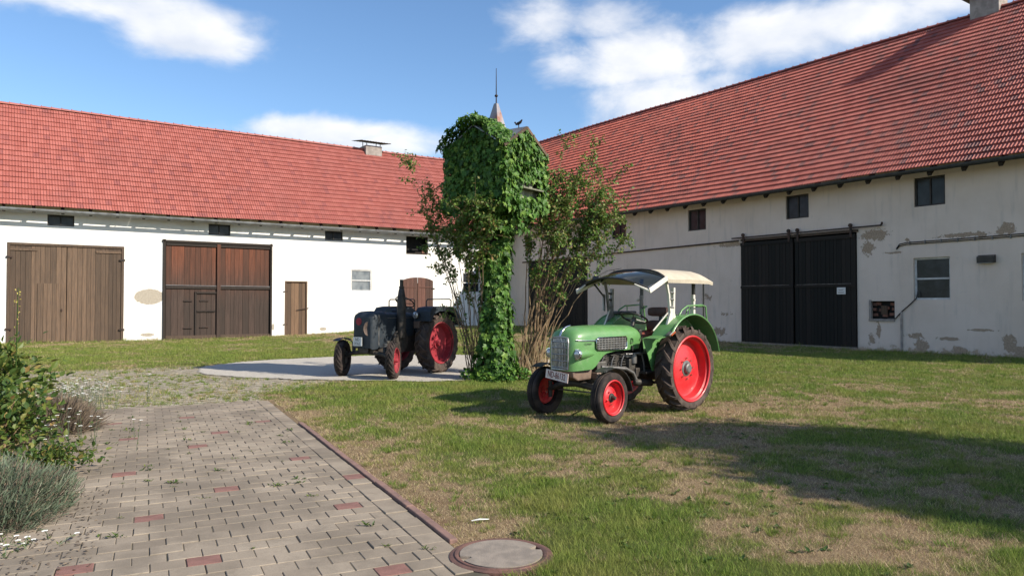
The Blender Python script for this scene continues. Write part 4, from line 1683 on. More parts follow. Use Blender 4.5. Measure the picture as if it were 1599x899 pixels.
        rot = np.array([[c, -s_, 0], [s_, c, 0], [0, 0, 1]])
        P.append(pts @ rot.T)
        Nn.append(np.tile(rot @ np.array((0, -1, .04)), (len(u), 1)))
    # overgrown gable on the shaded side, creeping over its roof
    n = 1700
    u = (samp(n) * 2 - 1) * .84
    yy = -.97 + .74 * samp(n)
    zz = zt - .06 + (zg + .14 - zt) * np.cos(u / .84 * 1.45) + .16 * samp(n) * np.cos(u / .9)
    P.append(np.stack([u - .02, yy, zz], 1))
    Nn.append(np.stack([np.sign(u) * .6, -.4 + 0 * u, .8 + 0 * u], 1))
    # hem under the loft
    n = 900
    an = samp(n) * 2 * math.pi
    rr = .35 + .48 * samp(n)
    P.append(np.stack([rr * np.cos(an) * 1.0, rr * np.sin(an), 3.15 + .68 * samp(n) * (rr / .83)], 1))
    Nn.append(np.stack([np.cos(an), np.sin(an), -.1 + 0 * an], 1))
    P = np.concatenate(P)
    Nn = np.concatenate(Nn)
    n = len(P)
    nrm = unit(Nn) + rng.normal(0, .24, (n, 3))
    tip = np.array((0, 0, -1.0)) + unit(Nn) * .34 + rng.normal(0, .36, (n, 3))
    size = (.040 + .105 * rng.random(n) ** 1.4) * (.8 + .5 * rng.random(n))
    # nearest, unobstructed leaves as separate objects
    Mw = np.array(Matrix.Rotation(-al, 3, 'Z'))
    Pw = P @ Mw.T
    front = -Pw[:, 1] + .55 * np.abs(Pw[:, 0]) * 0 + size * 3 + rng.random(n) * .12
    # measure protrusion within small cells so that the picks are spread over the whole plant
    cell = (np.floor(Pw[:, 0] / .16).astype(int) * 1000 + np.floor(Pw[:, 2] / .17).astype(int))
    best = {}
    for i in range(n):
        c = cell[i]
        if c not in best or front[i] > front[best[c]]:
            best[c] = i
    picks = sorted(best.values(), key=lambda i: -front[i])[:280]
    me = bpy.data.meshes.new('leaf')
    me.from_pydata([tuple(q) for q in CREEP_V], [], [tuple(int(a) for a in q) for q in CREEP_F])
    me.materials.append(MAT['creeper'])
    fr = leaf_frames(tip, nrm)
    for i in picks:
        M = Matrix([[*fr[i][r] * size[i] * 1.15, P[i][r]] for r in range(3)] + [[0, 0, 0, 1]])
        inst('leaf', me, cr, M=M)
    mk = np.ones(n, bool)
    mk[picks] = False
    leaves('foliage', MAT['creeper'], cr, P[mk], tip[mk], nrm[mk], size[mk], CREEP_V, CREEP_F)
    # woody stems under the leaves
    st = MB()
    for k in range(9):
        a0 = k / 9 * 6.28
        pts = []
        for j in range(8):
            z = j * .5
            rr = float(trunk_r(z)) * .62
            pts.append((rr * math.cos(a0 + .25 * math.sin(j)), rr * math.sin(a0 + .25 * math.sin(j)), z - .05))
        st.tube(pts, [.035 - .003 * j for j in range(8)], 5)
    o = st.build('stems', MAT['bark_dark'], cr)
    o['kind'] = 'stuff'


make_dovecote()


# ------------------------------------------------------------------ shrubs by the tower
def bezier(p0, p1, p2, n):
    t = np.linspace(0, 1, n)[:, None]
    return (1 - t) ** 2 * p0 + 2 * t * (1 - t) * p1 + t * t * p2


def make_shrub(name, label, base, ends, leafmats, seed, lpt=1.0, stem_r=.018, leafsize=(.045, .075), leaf_from=.42, spread=.10, bare=0, twig=1.0, mats2=None):
    r = np.random.default_rng(seed)
    t = thing(name, label, 'shrub', (base[0], base[1], float(gz(base[0], base[1]))))
    b = np.array(base)
    stems = MB()
    twigs = MB()
    LP, LT = [], []
    for (x, y, z, dens) in ends:
        e = np.array((x, y, z)) - np.array((base[0], base[1], 0))
        s0 = np.array((r.normal(0, spread), r.normal(0, spread), -.05))
        ctrl = s0 * .4 + np.array((e[0] * .30, e[1] * .3, e[2] * .60)) + r.normal(0, .10, 3)
        path = bezier(s0, ctrl, e, 14)
        path[1:-1] += r.normal(0, .022, (12, 3))
        rr = stem_r * (.6 + .7 * r.random())
        stems.tube([tuple(q) for q in path], [rr * (1 - .82 * i / 13) for i in range(14)], 5, caps=False)
        if dens <= 0:
            continue
        nt = int(16 * dens * twig)
        for k in range(nt):
            tt = leaf_from + (1 - leaf_from) * r.random() ** .8
            i = min(int(tt * 13), 12)
            p = path[i] + (path[i + 1] - path[i]) * (tt * 13 - i)
            d = path[min(i + 1, 13)] - path[i]
            d = d / np.linalg.norm(d)
            td = d * .6 + r.normal(0, .62, 3)
            td /= np.linalg.norm(td)
            ln = (.18 + .34 * r.random())
            tp = bezier(p, p + td * ln * .5 + np.array((0, 0, .05)), p + td * ln + np.array((0, 0, -.05)), 5)
            twigs.tube([tuple(q) for q in tp], [.006, .005, .004, .003, .002], 3, caps=False)
            nl = int((9 + r.integers(0, 8)) * lpt)
            for j in range(nl):
                u = r.random()
                q = p + td * ln * u + r.normal(0, .035, 3)
                LP.append(q)
                LT.append(td * .4 + r.normal(0, .6, 3) + np.array((0, 0, -.25)))
    for (x, y, z) in [(r.normal(0, .28), r.normal(0, .2), .5 + r.random() * 1.1) for _ in range(bare)]:
        s0 = np.array((r.normal(0, spread * 1.5), r.normal(0, spread * 1.5), -.05))
        path = bezier(s0, np.array((x * .3, y * .3, z * .6)), np.array((x, y, z)), 6)
        stems.tube([tuple(q) for q in path], [.011, .010, .008, .006, .005, .003], 4, caps=False)
    o = stems.build('stems', MAT['bark'], t)
    o['kind'] = 'stuff'
    o = twigs.build('twigs', MAT['bark'], t)
    o['kind'] = 'stuff'
    LP, LT = np.array(LP), np.array(LT)
    n = len(LP)
    size = leafsize[0] + (leafsize[1] - leafsize[0]) * r.random(n)
    pick = r.random(n) < .80
    nr = np.array((0, -.2, 1.0)) + r.normal(0, .6, (n, 3))
    leaves('foliage', leafmats[0], t, LP[pick], LT[pick], nr[pick], size[pick])
    leaves('foliage', leafmats[1], t, LP[~pick], LT[~pick], nr[~pick], size[~pick])
    return t


def at(px, py, Y):
    return ((px - 799.5) / 1160 * Y, Y, CAM_H + (474 - py) / 1160 * Y)


def make_tower_shrubs():
    r = random.Random(3)
    E = []
    spec = [(890, 206, 16.9, .45), (931, 226, 16.6, .6), (912, 255, 16.9, .9), (893, 290, 16.4, 1.3), (866, 275, 16.8, 1.2), (962, 274, 16.8, .6), (945, 296, 16.4, 1.1),
            (990, 288, 16.2, .4), (930, 325, 16.3, 1.2), (968, 322, 16.5, .9), (980, 368, 16.2, .7), (962, 348, 16.7, .9), (918, 340, 16.6, 1.1), (890, 330, 16.2, .9),
            (868, 310, 16.4, 1.2), (852, 296, 16.2, 1.2), (905, 385, 16.3, .45), (940, 375, 16.4, .7), (852, 335, 16.8, .7), (965, 300, 16.3, .8),
            (845, 390, 16.3, .3), (828, 395, 16.6, .35), (862, 420, 16.4, .25), (835, 440, 16.5, .3), (880, 430, 16.6, .15), (925, 405, 16.2, .25),
            (820, 320, 16.9, .9), (905, 268, 16.4, 1.0), (878, 246, 16.7, .6), (938, 258, 16.9, .6), (885, 360, 16.5, .5), (948, 335, 16.4, .9), (925, 290, 16.6, 1.0)]
    for (a, b, Y, d) in spec:
        E.append((*at(a, b, Y), d))
    make_shrub('shrub', 'tall leggy shrub with bare brown stems growing right of the dovecote', (.42, 16.75), E, (MAT['rose'], MAT['rose_dry']), 5,
               lpt=1.9, twig=1.25, spread=.13, bare=16, stem_r=.019, leafsize=(.05, .085), leaf_from=.64)
    E = []
    spec = [(641, 254, 16.6, 1.0), (668, 282, 16.5, 1.1), (690, 305, 16.6, 1.2), (652, 300, 16.8, .2), (655, 312, 16.7, .5), (700, 330, 16.3, 1.4), (720, 350, 16.2, 1.3), (668, 350, 16.6, .9), (690, 352, 16.5, 1.0),
            (742, 305, 15.0, 1.8), (765, 322, 14.9, 1.8), (722, 328, 15.1, 1.6), (705, 318, 15.3, 1.5), (750, 340, 15.0, 1.5),
            (655, 378, 16.7, .4), (712, 372, 16.4, .6), (735, 385, 16.3, .7), (700, 412, 16.5, .45), (730, 425, 16.3, .55), (690, 398, 16.6, .3), (745, 400, 16.4, .6), (705, 470, 16.5, .15), (722, 500, 16.3, .2), (690, 478, 16.6, .1)]
    for (a, b, Y, d) in spec:
        E.append((*at(a, b, Y), d))
    make_shrub('shrub', 'sparse rambling rose with long arching shoots left of the dovecote', (-.78, 16.35), E, (MAT['rose'], MAT['rose_dry']), 8, lpt=1.7, leafsize=(.05, .085), spread=.08,
               leaf_from=.66, stem_r=.012)
    # undergrowth at the foot of the creeper
    n = 900
    rr = np.random.default_rng(4)
    an = rr.random(n) * 6.28
    rad = .25 + .55 * rr.random(n)
    P = np.stack([TOWER[0] + rad * np.cos(an), TOWER[1] + .05 + rad * np.sin(an) * .9, .02 + .45 * rr.random(n) * (1.1 - rad)], 1)
    t = thing('ground_ivy', 'low dark leafy growth around the foot of the dovecote', 'plant', (0, 0, 0))
    leaves('foliage', MAT['creeper'], t, P, rr.normal(0, .6, (n, 3)) + np.array((0, 0, .1)), np.array((0, -.2, 1.)) + rr.normal(0, .5, (n, 3)), .06 + .06 * rr.random(n))
    # dry grass stalks under the leggy shrub
    n = 260
    P0_ = np.stack([.42 + rr.normal(0, .28, n), 16.7 + rr.normal(0, .16, n), np.zeros(n)], 1)
    d = np.stack([rr.normal(0, .25, n), rr.normal(0, .2, n), np.ones(n)], 1)
    L = .35 + .6 * rr.random(n)
    V = np.zeros((n, 3, 3))
    V[:, 0] = P0_ + np.array((-.009, 0, 0))
    V[:, 1] = P0_ + np.array((.009, 0, 0))
    V[:, 2] = P0_ + d * L[:, None]
    o = np_mesh('dry_stalks', V.reshape(-1, 3), np.arange(n * 3).reshape(n, 3), MAT['grass'], None, {'rnd': np.repeat(rr.random(n), 3), 'dry': np.ones(n * 3)})
    tag(o, 'dry straw-coloured stalks standing at the foot of the leggy shrub', 'dry grass', kind='stuff')


make_tower_shrubs()


# ------------------------------------------------------------------ garden border at the left edge
def make_border():
    rr = np.random.default_rng(12)
    # leafy shrub
    def blob_bush(name, label, c, rad, n, mats, size, stems=8, seed=1, flat=.9):
        r = np.random.default_rng(seed)
        t = thing(name, label, 'shrub', (c[0], c[1], 0))
        clumps = []
        for k in range(26):
            d = rdir(1)[0]
            d[2] = abs(d[2]) * 1.2 - .25
            clumps.append(d * rad * (.45 + .5 * r.random()) + np.array((0, 0, rad[2])))
        cl = np.array(clumps)
        ci = r.integers(0, len(cl), n)
        out = unit(cl[ci] - np.array((0, 0, rad[2] * .7)))
        P = cl[ci] + r.normal(0, .13, (n, 3)) * rad / rad.mean()
        P[:, 2] = np.maximum(P[:, 2], .03)
        tip = out + r.normal(0, .6, (n, 3)) + np.array((0, 0, .1))
        nr = out * .6 + np.array((0, 0, .9)) + r.normal(0, .4, (n, 3))
        sz = size[0] + (size[1] - size[0]) * r.random(n)
        pk = r.random(n) < .8
        leaves('foliage', mats[0], t, P[pk], tip[pk], nr[pk], sz[pk])
        leaves('foliage', mats[1], t, P[~pk], tip[~pk], nr[~pk], sz[~pk])
        m = MB()
        for q in clumps:
            m.tube([(r.normal(0, .06), r.normal(0, .06), -.03), (q[0] * .4, q[1] * .4, q[2] * .55), tuple(q)], [.016, .010, .004], 5)
        o = m.build('stems', MAT['bark'], t)
        o['kind'] = 'stuff'
        return t
    blob_bush('shrub', 'broad leafy green shrub standing at the left edge of the path', (-5.80, 7.9), np.array((.72, .8, .70)), 2600, (MAT['bushleaf'], MAT['rose_dry']), (.06, .115), seed=21)
    blob_bush('shrub', 'low yellowish green bush in front of the leafy shrub', (-5.1, 7.3), np.array((.55, .5, .38)), 2000, (MAT['bushleaf'], MAT['rose_dry']), (.045, .085), seed=22)
    blob_bush('shrub', 'small trailing green plant creeping onto the paving', (-4.35, 6.95), np.array((.26, .34, .12)), 800, (MAT['bushleaf'], MAT['rose_dry']), (.035, .075), seed=23)

    def spiky(name, label, c, rad, n, mat, h, wid, seed, dry=None, up=.8, cat='plant'):
        r = np.random.default_rng(seed)
        t = thing(name, label, cat, (c[0], c[1], 0))
        th, ph = r.random(n) * 6.28, np.arccos(1 - r.random(n) * .98)
        d = np.stack([np.sin(ph) * np.cos(th), np.sin(ph) * np.sin(th), np.cos(ph)], 1)
        lump = 1 + .28 * (fbm(th * 1.2, ph * 2, .7, seed, 3) - .5)
        nc = 130
        cth, cph = r.random(nc) * 6.28, np.arccos(1 - r.random(nc) * .98)
        cd = np.stack([np.sin(cph) * np.cos(cth), np.sin(cph) * np.sin(cth), np.cos(cph)], 1)
        ci = r.integers(0, nc, n)
        d = unit(cd[ci] + r.normal(0, .13, (n, 3)))
        d[:, 2] = np.abs(d[:, 2])
        lump = (.86 + .30 * r.random(nc))[ci]
        P = d * rad * (.66 + .34 * r.random(n) ** .5)[:, None] * lump[:, None]
        dd = unit(d + np.array((0, 0, up)) + r.normal(0, .5, (n, 3)))
        L = h * (.5 + .7 * r.random(n))
        side = unit(np.cross(dd, r.normal(size=(n, 3)))) * (wid * (.6 + .8 * r.random(n)))[:, None]
        V = np.zeros((n, 4, 3))
        V[:, 0] = P - side * .6
        V[:, 1] = P + side * .6
        V[:, 2] = P + dd * L[:, None] + side * .5
        V[:, 3] = P + dd * L[:, None] - side * .5
        V[:, :, 2] = np.maximum(V[:, :, 2], .0)
        isd = r.random(n) < (dry or 0)
        for nm, mk, mt in (('foliage', ~isd, mat), ('faded_stems', isd, MAT['lav_dry'])):
            k = int(mk.sum())
            if k:
                o = np_mesh(nm, V[mk].reshape(-1, 3), np.arange(k * 4).reshape(k, 4), mt, t, {'rnd': np.repeat(r.random(k), 4)})
                o['kind'] = 'stuff'
        core = MB()
        rings = []
        for i in range(6):
            a = i / 5 * math.pi / 2
            rings.append([(rad[0] * .66 * math.cos(a) * math.cos(b), rad[1] * .66 * math.cos(a) * math.sin(b), rad[2] * .66 * math.sin(a)) for b in np.linspace(0, 6.283, 15)[:-1]])
        core.loft(rings, close_ring=True)
        core.build('woody_core', MAT['bark_dark'], t)
        return t
    spiky('lavender', 'grey green lavender mound spilling over the left edge of the paving', (-4.08, 5.6), np.array((.62, .74, .38)), 20000, MAT['lavender'], .075, .0045, 31, dry=.22)
    spiky('lavender', 'smaller faded lavender clump behind the trailing plant', (-5.75, 9.3), np.array((.38, .6, .30)), 4200, MAT['lav_dry'], .2, .006, 32, dry=.3)
    # daisies: white heads on thin stems
    def daisies(label, c, rad, n, h, seed):
        r = np.random.default_rng(seed)
        t = thing('fleabane', label, 'flowers', (c[0], c[1], 0))
        st, hd = MB(), MB()
        LP, LT = [], []
        for k in range(n):
            x, y = r.normal(0, rad[0] / 2), r.normal(0, rad[1] / 2)
            z = h * (.5 + .6 * r.random())
            dx, dy = r.normal(0, .06, 2)
            st.tube([(x, y, -.01), (x + dx * .5, y + dy * .5, z * .6), (x + dx, y + dy, z)], [.004, .003, .002], 3, caps=False)
            rd = .012 + .010 * r.random()
            ring = [(x + dx + rd * math.cos(a), y + dy + rd * math.sin(a), z + .004 * (i % 2)) for i, a in enumerate(np.linspace(0, 6.283, 9)[:-1])]
            hd.add(ring + [(x + dx, y + dy, z + .006)], [(i, (i + 1) % 8, 8) for i in range(8)])
            for q in range(6):
                u = r.random()
                LP.append((x + dx * u + r.normal(0, .01), y + dy * u, z * u))
                LT.append(r.normal(0, 1, 3) + np.array((0, 0, .4)))
        for nm, m, mt in (('stems', st, MAT['lavender']), ('flower_heads', hd, MAT['petal'])):
            o = m.build(nm, mt, t)
            o['kind'] = 'stuff'
        LP, LT = np.array(LP), np.array(LT)
        leaves('foliage', MAT['bushleaf'], t, LP, LT, rr.normal(0, 1, LP.shape), np.full(len(LP), .03), wid=.5)
    daisies('drift of small white daisies at the far left corner of the paving', (-6.9, 11.2), (.9, 1.3), 200, .40, 41)
    daisies('white daisies between the leafy shrub and the lavender', (-4.95, 8.0), (.5, .6), 50, .45, 42)
    daisies('few white daisies at the foot of the lavender mound', (-3.35, 4.95), (.35, .25), 14, .08, 43)
    # tall yellow flower spike
    t = thing('flower_spike', 'tall slim flower spike with yellow blossoms rising above the leafy shrub', 'flower', (-5.55, 8.3, 0))
    MB().tube([(0, 0, 0), (.02, 0, 1.0), (.03, .0, 1.80)], [.010, .008, .004], 5).build('stem', MAT['bushleaf'], t)
    n = 26
    P = np.stack([.03 + rr.normal(0, .02, n), rr.normal(0, .02, n), 1.35 + .45 * rr.random(n)], 1)
    leaves('blossoms', leaf_mat('yellow_blossom', ((.45, .36, .08), (.60, .50, .12), (.25, .28, .06)), .6, .2), t, P, rr.normal(0, 1, (n, 3)), rr.normal(0, 1, (n, 3)), np.full(n, .022))
    # leaf litter under the border
    n = 500
    a = 2.15 + rr.random(n) * .5
    b = -1.2 + rr.random(n) * 4
    P = np.stack([P0[0] + PU[0] * a + PV[0] * b, P0[1] + PU[1] * a + PV[1] * b, np.full(n, .006)], 1)
    o = leaves('leaf_litter', MAT['lav_dry'], None, P, rr.normal(0, 1, (n, 3)) * np.array((1, 1, .15)), np.array((0, 0, 1.)) + rr.normal(0, .2, (n, 3)), .015 + .02 * rr.random(n))
    tag(o, 'dry brown leaf litter along the left edge of the paving', 'leaf litter', kind='stuff')


make_border()


# ------------------------------------------------------------------ trees beside the photographer that shade the lawn
def make_tree(label, base, h, crown_c, crown_r, seed, n=7000):
    r = np.random.default_rng(seed)
    t = thing('tree', label, 'tree', (base[0], base[1], 0), group='trees right of the lawn')
    tr = MB()
    tr.tube([(0, 0, -.1), (.05, .03, h * .3), (crown_c[0] * .6, crown_c[1] * .6, h * .6), (crown_c[0], crown_c[1], h * .9)], [.20, .16, .10, .03], 10)
    for k in range(14):
        d = rdir(1)[0]
        e = np.array(crown_c) + d * np.array(crown_r) * .8
        z0 = h * (.3 + .3 * r.random())
        tr.tube([(.05, .03, z0), (e[0] * .5, e[1] * .5, (z0 + e[2]) / 2 + .1), tuple(e)], [.07, .04, .012], 6)
    tr.build('trunk', MAT['bark_dark'], t)
    cl = np.array([np.array(crown_c) + rdir(1)[0] * np.array(crown_r) * (.35 + .6 * r.random() ** .6) for _ in range(70)])
    ci = r.integers(0, 70, n)
    P = cl[ci] + r.normal(0, .24, (n, 3))
    o = leaves('crown', MAT['treeleaf'], t, P, r.normal(0, 1, (n, 3)), r.normal(0, 1, (n, 3)) + np.array((0, 0, .6)), .13 + .10 * r.random(n), wid=1.3)
    return t


make_tree('taller tree standing out of view to the right of the lawn', (10.84, 4.80), 7.2, (0, 0, 5.3), (1.25, 1.25, 2.0), 51, 9000)
make_tree('broader tree standing out of view nearer the photographer', (10.9, 3.05), 6.3, (0, 0, 4.7), (1.35, 1.35, 1.6), 52, 10000)


# ------------------------------------------------------------------ tractors
def tyre(parent, R, w, rim_r, rz=0, lugs=0, lug_h=.03, mat_side=None, ribs=False, n=64):
    """tyre round the y axis; lugs: number of chevron bars per side"""
    hw = w / 2
    d = R - rim_r
    prof = [(rim_r - .012, -hw * .70), (rim_r + d * .10, -hw * .84), (rim_r + d * .42, -hw * 1.0), (rim_r + d * .76 if not lugs else min(rim_r + d * .70, R - lug_h * 1.2), -hw * .95), (R - d * .10 - (lug_h * .9 if lugs else 0), -hw * .74)]
    if ribs:
        prof += [(R - .010, -hw * .62), (R - .010, -hw * .40), (R - .022, -hw * .36), (R - .022, -hw * .30), (R, -hw * .26), (R, -hw * .06), (R - .014, -hw * .03),
                 (R - .014, hw * .03), (R, hw * .06), (R, hw * .26), (R - .022, hw * .30), (R - .022, hw * .36), (R - .010, hw * .40), (R - .010, hw * .62)]
    else:
        prof += [(R - lug_h, -hw * .45), (R - lug_h * .9, 0), (R - lug_h, hw * .45)]
    prof += [(R - d * .10 - (lug_h * .9 if lugs else 0), hw * .74), (rim_r + d * .76 if not lugs else min(rim_r + d * .70, R - lug_h * 1.2), hw * .95), (rim_r + d * .42, hw * 1.0), (rim_r + d * .10, hw * .84), (rim_r - .012, hw * .70)]
    m = MB().lathe(prof, n, closed=True)
    if lugs:
        for sd in (-1, 1):
            for k in range(lugs):
                a0 = 2 * math.pi * (k + (.5 if sd > 0 else 0)) / lugs
                pts = []
                for (yy, da, rr) in ((.04, .0, R), (.45, .10, R - .004), (.82, .20, R - .022), (1.03, .25, R - .065)):
                    a = a0 - da * (.62 / R)
                    pts.append((yy * hw * sd, a, rr))
                rings = []
                for (yy, a, rr) in pts:
                    wa = .021 / R * (1.15 if abs(yy) > hw * .5 else 1.0)
                    lo = rr - (lug_h * 1.7 if abs(yy) < hw * .9 else .03)
                    rings.append([((lo) * math.cos(a - wa * 1.4), yy, lo * math.sin(a - wa * 1.4)), (rr * math.cos(a - wa), yy, rr * math.sin(a - wa)),
                                  (rr * math.cos(a + wa), yy, rr * math.sin(a + wa)), ((lo) * math.cos(a + wa * 1.4), yy, lo * math.sin(a + wa * 1.4))])
                m.loft(rings, close_ring=True, caps=True)
    return m.build('tyre', mat_side or MAT['rubber'], parent, smooth=38)


def wheel_at(parent, name, loc, side, rz, rim_prof, rim_mat, hub_prof, hub_mat, R, w, rim_r, lugs, lug_h=.03, bolts=None, ribs=False, mat_side=None, bolt_mat=None):
    """side +1: outer face towards +y. The rim is the part; tyre, hub and bolts hang on it"""
    pr = [(r, t * side) for (r, t) in rim_prof]
    o = MB().lathe(pr, 56).build(name, rim_mat, parent, smooth=35)
    sd = o.modifiers.new('t', 'SOLIDIFY')
    sd.thickness = .006
    sd.offset = 0
    o.location = loc
    o.rotation_euler = (0, random.uniform(0, .3), rz)
    tyre(o, R, w, rim_r, lugs=lugs, lug_h=lug_h, ribs=ribs, mat_side=mat_side)
    MB().lathe([(r, t * side) for (r, t) in hub_prof], 28).build('hub', hub_mat, o, smooth=35)
    if bolts:
        nb, br, bt, bs = bolts
        for k in range(nb):
            a = 2 * math.pi * k / nb
            c = (br * math.cos(a), bt * side, br * math.sin(a))
            MB().cyl((c[0], c[1] - .012 * side, c[2]), (c[0], c[1] + .016 * side, c[2]), bs, n=6).build('bolt', bolt_mat or MAT['chrome'], o)
    return o


def round_box(m, c, s, r=.03):
    m.box(c, s)
    return m


def arc_pts(cx, cz, r, a0, a1, n, y=0.0):
    return [(cx + r * math.cos(R_(a0 + (a1 - a0) * i / (n - 1))), y, cz + r * math.sin(R_(a0 + (a1 - a0) * i / (n - 1)))) for i in range(n)]


def green_tractor():
    head = math.atan2(-.69, -.723)
    t = thing('tractor', 'green vintage tractor with red wheels and beige canopy on the grass', 'tractor', (2.21, 11.80, .0), head)
    WB = 1.80
    # ---------------- wheels
    rim_r = [(.465, .125), (.49, .135), (.50, .128), (.495, .11), (.47, .10), (.445, .085), (.44, .02), (.425, -.02), (.40, -.03), (.30, -.012), (.20, .012), (.14, .02), (.0, .022)]
    hub_r = [(.0, .085), (.055, .085), (.075, .07), (.085, .035), (.12, .03), (.125, .018), (.125, .0)]
    for sd, nm in ((1, 'near'), (-1, 'far')):
        w_ = wheel_at(t, 'rear_wheel', (0, sd * .62, .638), sd, 0, rim_r, MAT['red'], hub_r, MAT['steel'], .645, .29, .485, 19, .046, (8, .155, .03, .013), mat_side=MAT['rubber_side'])
        back = MB().lathe([(r, t_ * sd) for (r, t_) in [(.44, .02), (.445, -.085), (.47, -.11), (.50, -.13), (.465, -.128)]], 48).build('rim_back', MAT['red'], w_, smooth=35)
    rim_f = [(.215, .078), (.232, .085), (.24, .078), (.232, .062), (.205, .052), (.198, .02), (.185, -.01), (.15, -.008), (.11, .012), (.075, .03), (.0, .032)]
    hub_f = [(.0, .105), (.022, .105), (.03, .09), (.034, .05), (.06, .045), (.065, .03), (.065, .02)]
    for sd in (1, -1):
        wheel_at(t, 'front_wheel', (WB, sd * .60, .348), sd, R_(3), rim_f, MAT['red'], hub_f, MAT['grease'], .35, .165, .232, 0, bolts=(5, .092, .03, .010), ribs=True)
    # ---------------- hood
    xs = [.62, .66, .74, .9, 1.1, 1.3, 1.45, 1.52, 1.60, 1.68, 1.75, 1.85, 1.95, 2.03, 2.085, 2.12, 2.135]
    top = np.interp(xs, [.62, .66, .74, 1.0, 1.5, 1.9, 2.03, 2.085, 2.12, 2.135], [1.225, 1.27, 1.297, 1.305, 1.312, 1.30, 1.272, 1.235, 1.17, 1.10])
    bot = np.interp(xs, [.62, 1.30, 1.45, 1.52, 1.60, 1.68, 1.75, 2.135], [.955, .935, .915, .885, .82, .745, .705, .69])
    wid = np.interp(xs, [.62, .66, .8, 1.4, 1.9, 2.03, 2.085, 2.12, 2.135], [.265, .285, .30, .295, .275, .255, .235, .205, .17])
    rings = []
    for x, tp, bt, w in zip(xs, top, bot, wid):
        ring = []
        shoulder = tp - .20
        side = [bt, bt + (shoulder - bt) * .33, bt + (shoulder - bt) * .66, shoulder]
        tuck = .94
        for z in side:
            f = tuck + (1 - tuck) * min(1, (z - bt) / .2)
            ring.append((x - .10 * max(0, (1.0 - x)) * (1 - (z - bt) / max(tp - bt, .1)) * -1, -w * f, z))
        for j in range(1, 12):
            a = math.pi * j / 12
            ca, sa = math.cos(a), math.sin(a)
            px = -w * math.copysign(abs(ca) ** .72, ca)
            pz = shoulder + (tp - shoulder) * abs(sa) ** .80
            ring.append((x, px, pz))
        for z in reversed(side):
            f = tuck + (1 - tuck) * min(1, (z - bt) / .2)
            ring.append((x - .10 * max(0, (1.0 - x)) * (1 - (z - bt) / max(tp - bt, .1)) * -1, w * f, z))
        rings.append(ring)
    hm = MB().loft(rings)
    hm.add(rings[-1], [tuple(range(len(rings[-1])))])
    hm.add(rings[0], [tuple(reversed(range(len(rings[0]))))])
    hood = hm.build('hood', MAT['green'], t, smooth=48)
    # side vents: dark mesh panel with bright woven slats and frame
    for sd in (1, -1):
        y = .297 * sd
        vm = MB().prism([(1.08, .965), (1.66, .975), (1.71, 1.0), (1.71, 1.115), (1.67, 1.14), (1.05, 1.14), (1.03, 1.12), (1.03, .99)], y - .006 * sd, y + .004 * sd)
        v = vm.build('side_vent', MAT['black'], hood)
        sl_ = MB()
        for k in range(10):
            x = 1.065 + k * .066
            sl_.box((x, y + .007 * sd, 1.053), (.010, .008, .165))
        for k in range(5):
            z = .99 + k * .032
            sl_.box((1.37, y + .006 * sd, z), (.66, .008, .009))
        o = sl_.build('vent_mesh', MAT['silver'], v)
        o['kind'] = 'stuff'
        fr = MB().tube([(1.08, y + .008 * sd, .962), (1.66, y + .008 * sd, .972), (1.712, y + .008 * sd, 1.0), (1.715, y + .008 * sd, 1.118), (1.67, y + .008 * sd, 1.144), (1.05, y + .008 * sd, 1.144), (1.026, y + .008 * sd, 1.12), (1.026, y + .008 * sd, .99), (1.08, y + .008 * sd, .962)], .008, 6)
        fr.build('vent_frame', MAT['chrome'], v, smooth=60)
        # chrome strip from the vent to the nose
        MB().tube([(1.71, y, 1.105), (1.85, .288 * sd, 1.108), (1.95, .277 * sd, 1.11), (2.03, .262 * sd, 1.115), (2.075, .245 * sd, 1.12)], .007, 6).build('trim_strip', MAT['chrome'], hood, smooth=60)
        # lettering and catch
        Mx = Matrix.Translation((1.86, .290 * sd, 1.065)) @ Matrix.Rotation(math.pi if sd > 0 else 0, 4, 'Z') @ Matrix.Rotation(math.pi / 2, 4, 'X')
        text_obj('lettering', 'Farmer', .048, MAT['ink'], hood, Mx, .0005)
        Mx = Matrix.Translation((.90, .302 * sd, 1.07)) @ Matrix.Rotation(math.pi if sd > 0 else 0, 4, 'Z') @ Matrix.Rotation(math.pi / 2, 4, 'X')
        text_obj('lettering', 'D', .12, MAT['chrome'], hood, Mx, .004, .8)
        MB().box((.89, .300 * sd, .965), (.03, .02, .075)).build('catch', MAT['black'], hood)
        # headlamp in a streamlined pod
        c = (2.05, .255 * sd, .925)
        pod = MB().lathe([(.066, .02), (.072, .0), (.072, -.06), (.062, -.16), (.04, -.28), (.012, -.38)], 24, c, 'x').build('headlamp', MAT['green'], t, smooth=50)
        MB().lathe([(.0, .052), (.025, .050), (.05, .042), (.064, .028), (.066, .02)], 24, c, 'x').build('lens', MAT['lens'], pod, smooth=60)
        MB().lathe([(.062, .035), (.072, .034), (.077, .02), (.075, .0), (.066, .0)], 24, c, 'x').build('lamp_ring', MAT['chrome'], pod, smooth=50)
    # ---------------- grille: curved bar panel
    gm, gb = MB(), MB()
    def gx(y, z):
        return 2.138 - .55 * y * y * 4 * .35 - .25 * max(0, z - 1.02) ** 2 * 4
    backr = []
    for i in range(9):
        y = -.155 + .31 * i / 8
        backr.append([(gx(y, z) + .006, y, z) for z in (.725, .85, 1.0, 1.10, 1.155 - abs(y) * .12)])
    gb.loft(backr)
    gback = gb.build('grille', MAT['black'], t, smooth=60)
    for i in range(12):
        y = -.145 + .29 * i / 11
        gm.tube([(gx(y, z) + .018, y, z) for z in (.73, .85, 1.0, 1.10, 1.15 - abs(y) * .12)], .0065, 5)
    for z in (.74, .83, .92, 1.01, 1.09):
        gm.tube([(gx(y, z) + .022, y, z) for y in np.linspace(-.15, .15, 7)], .007, 5)
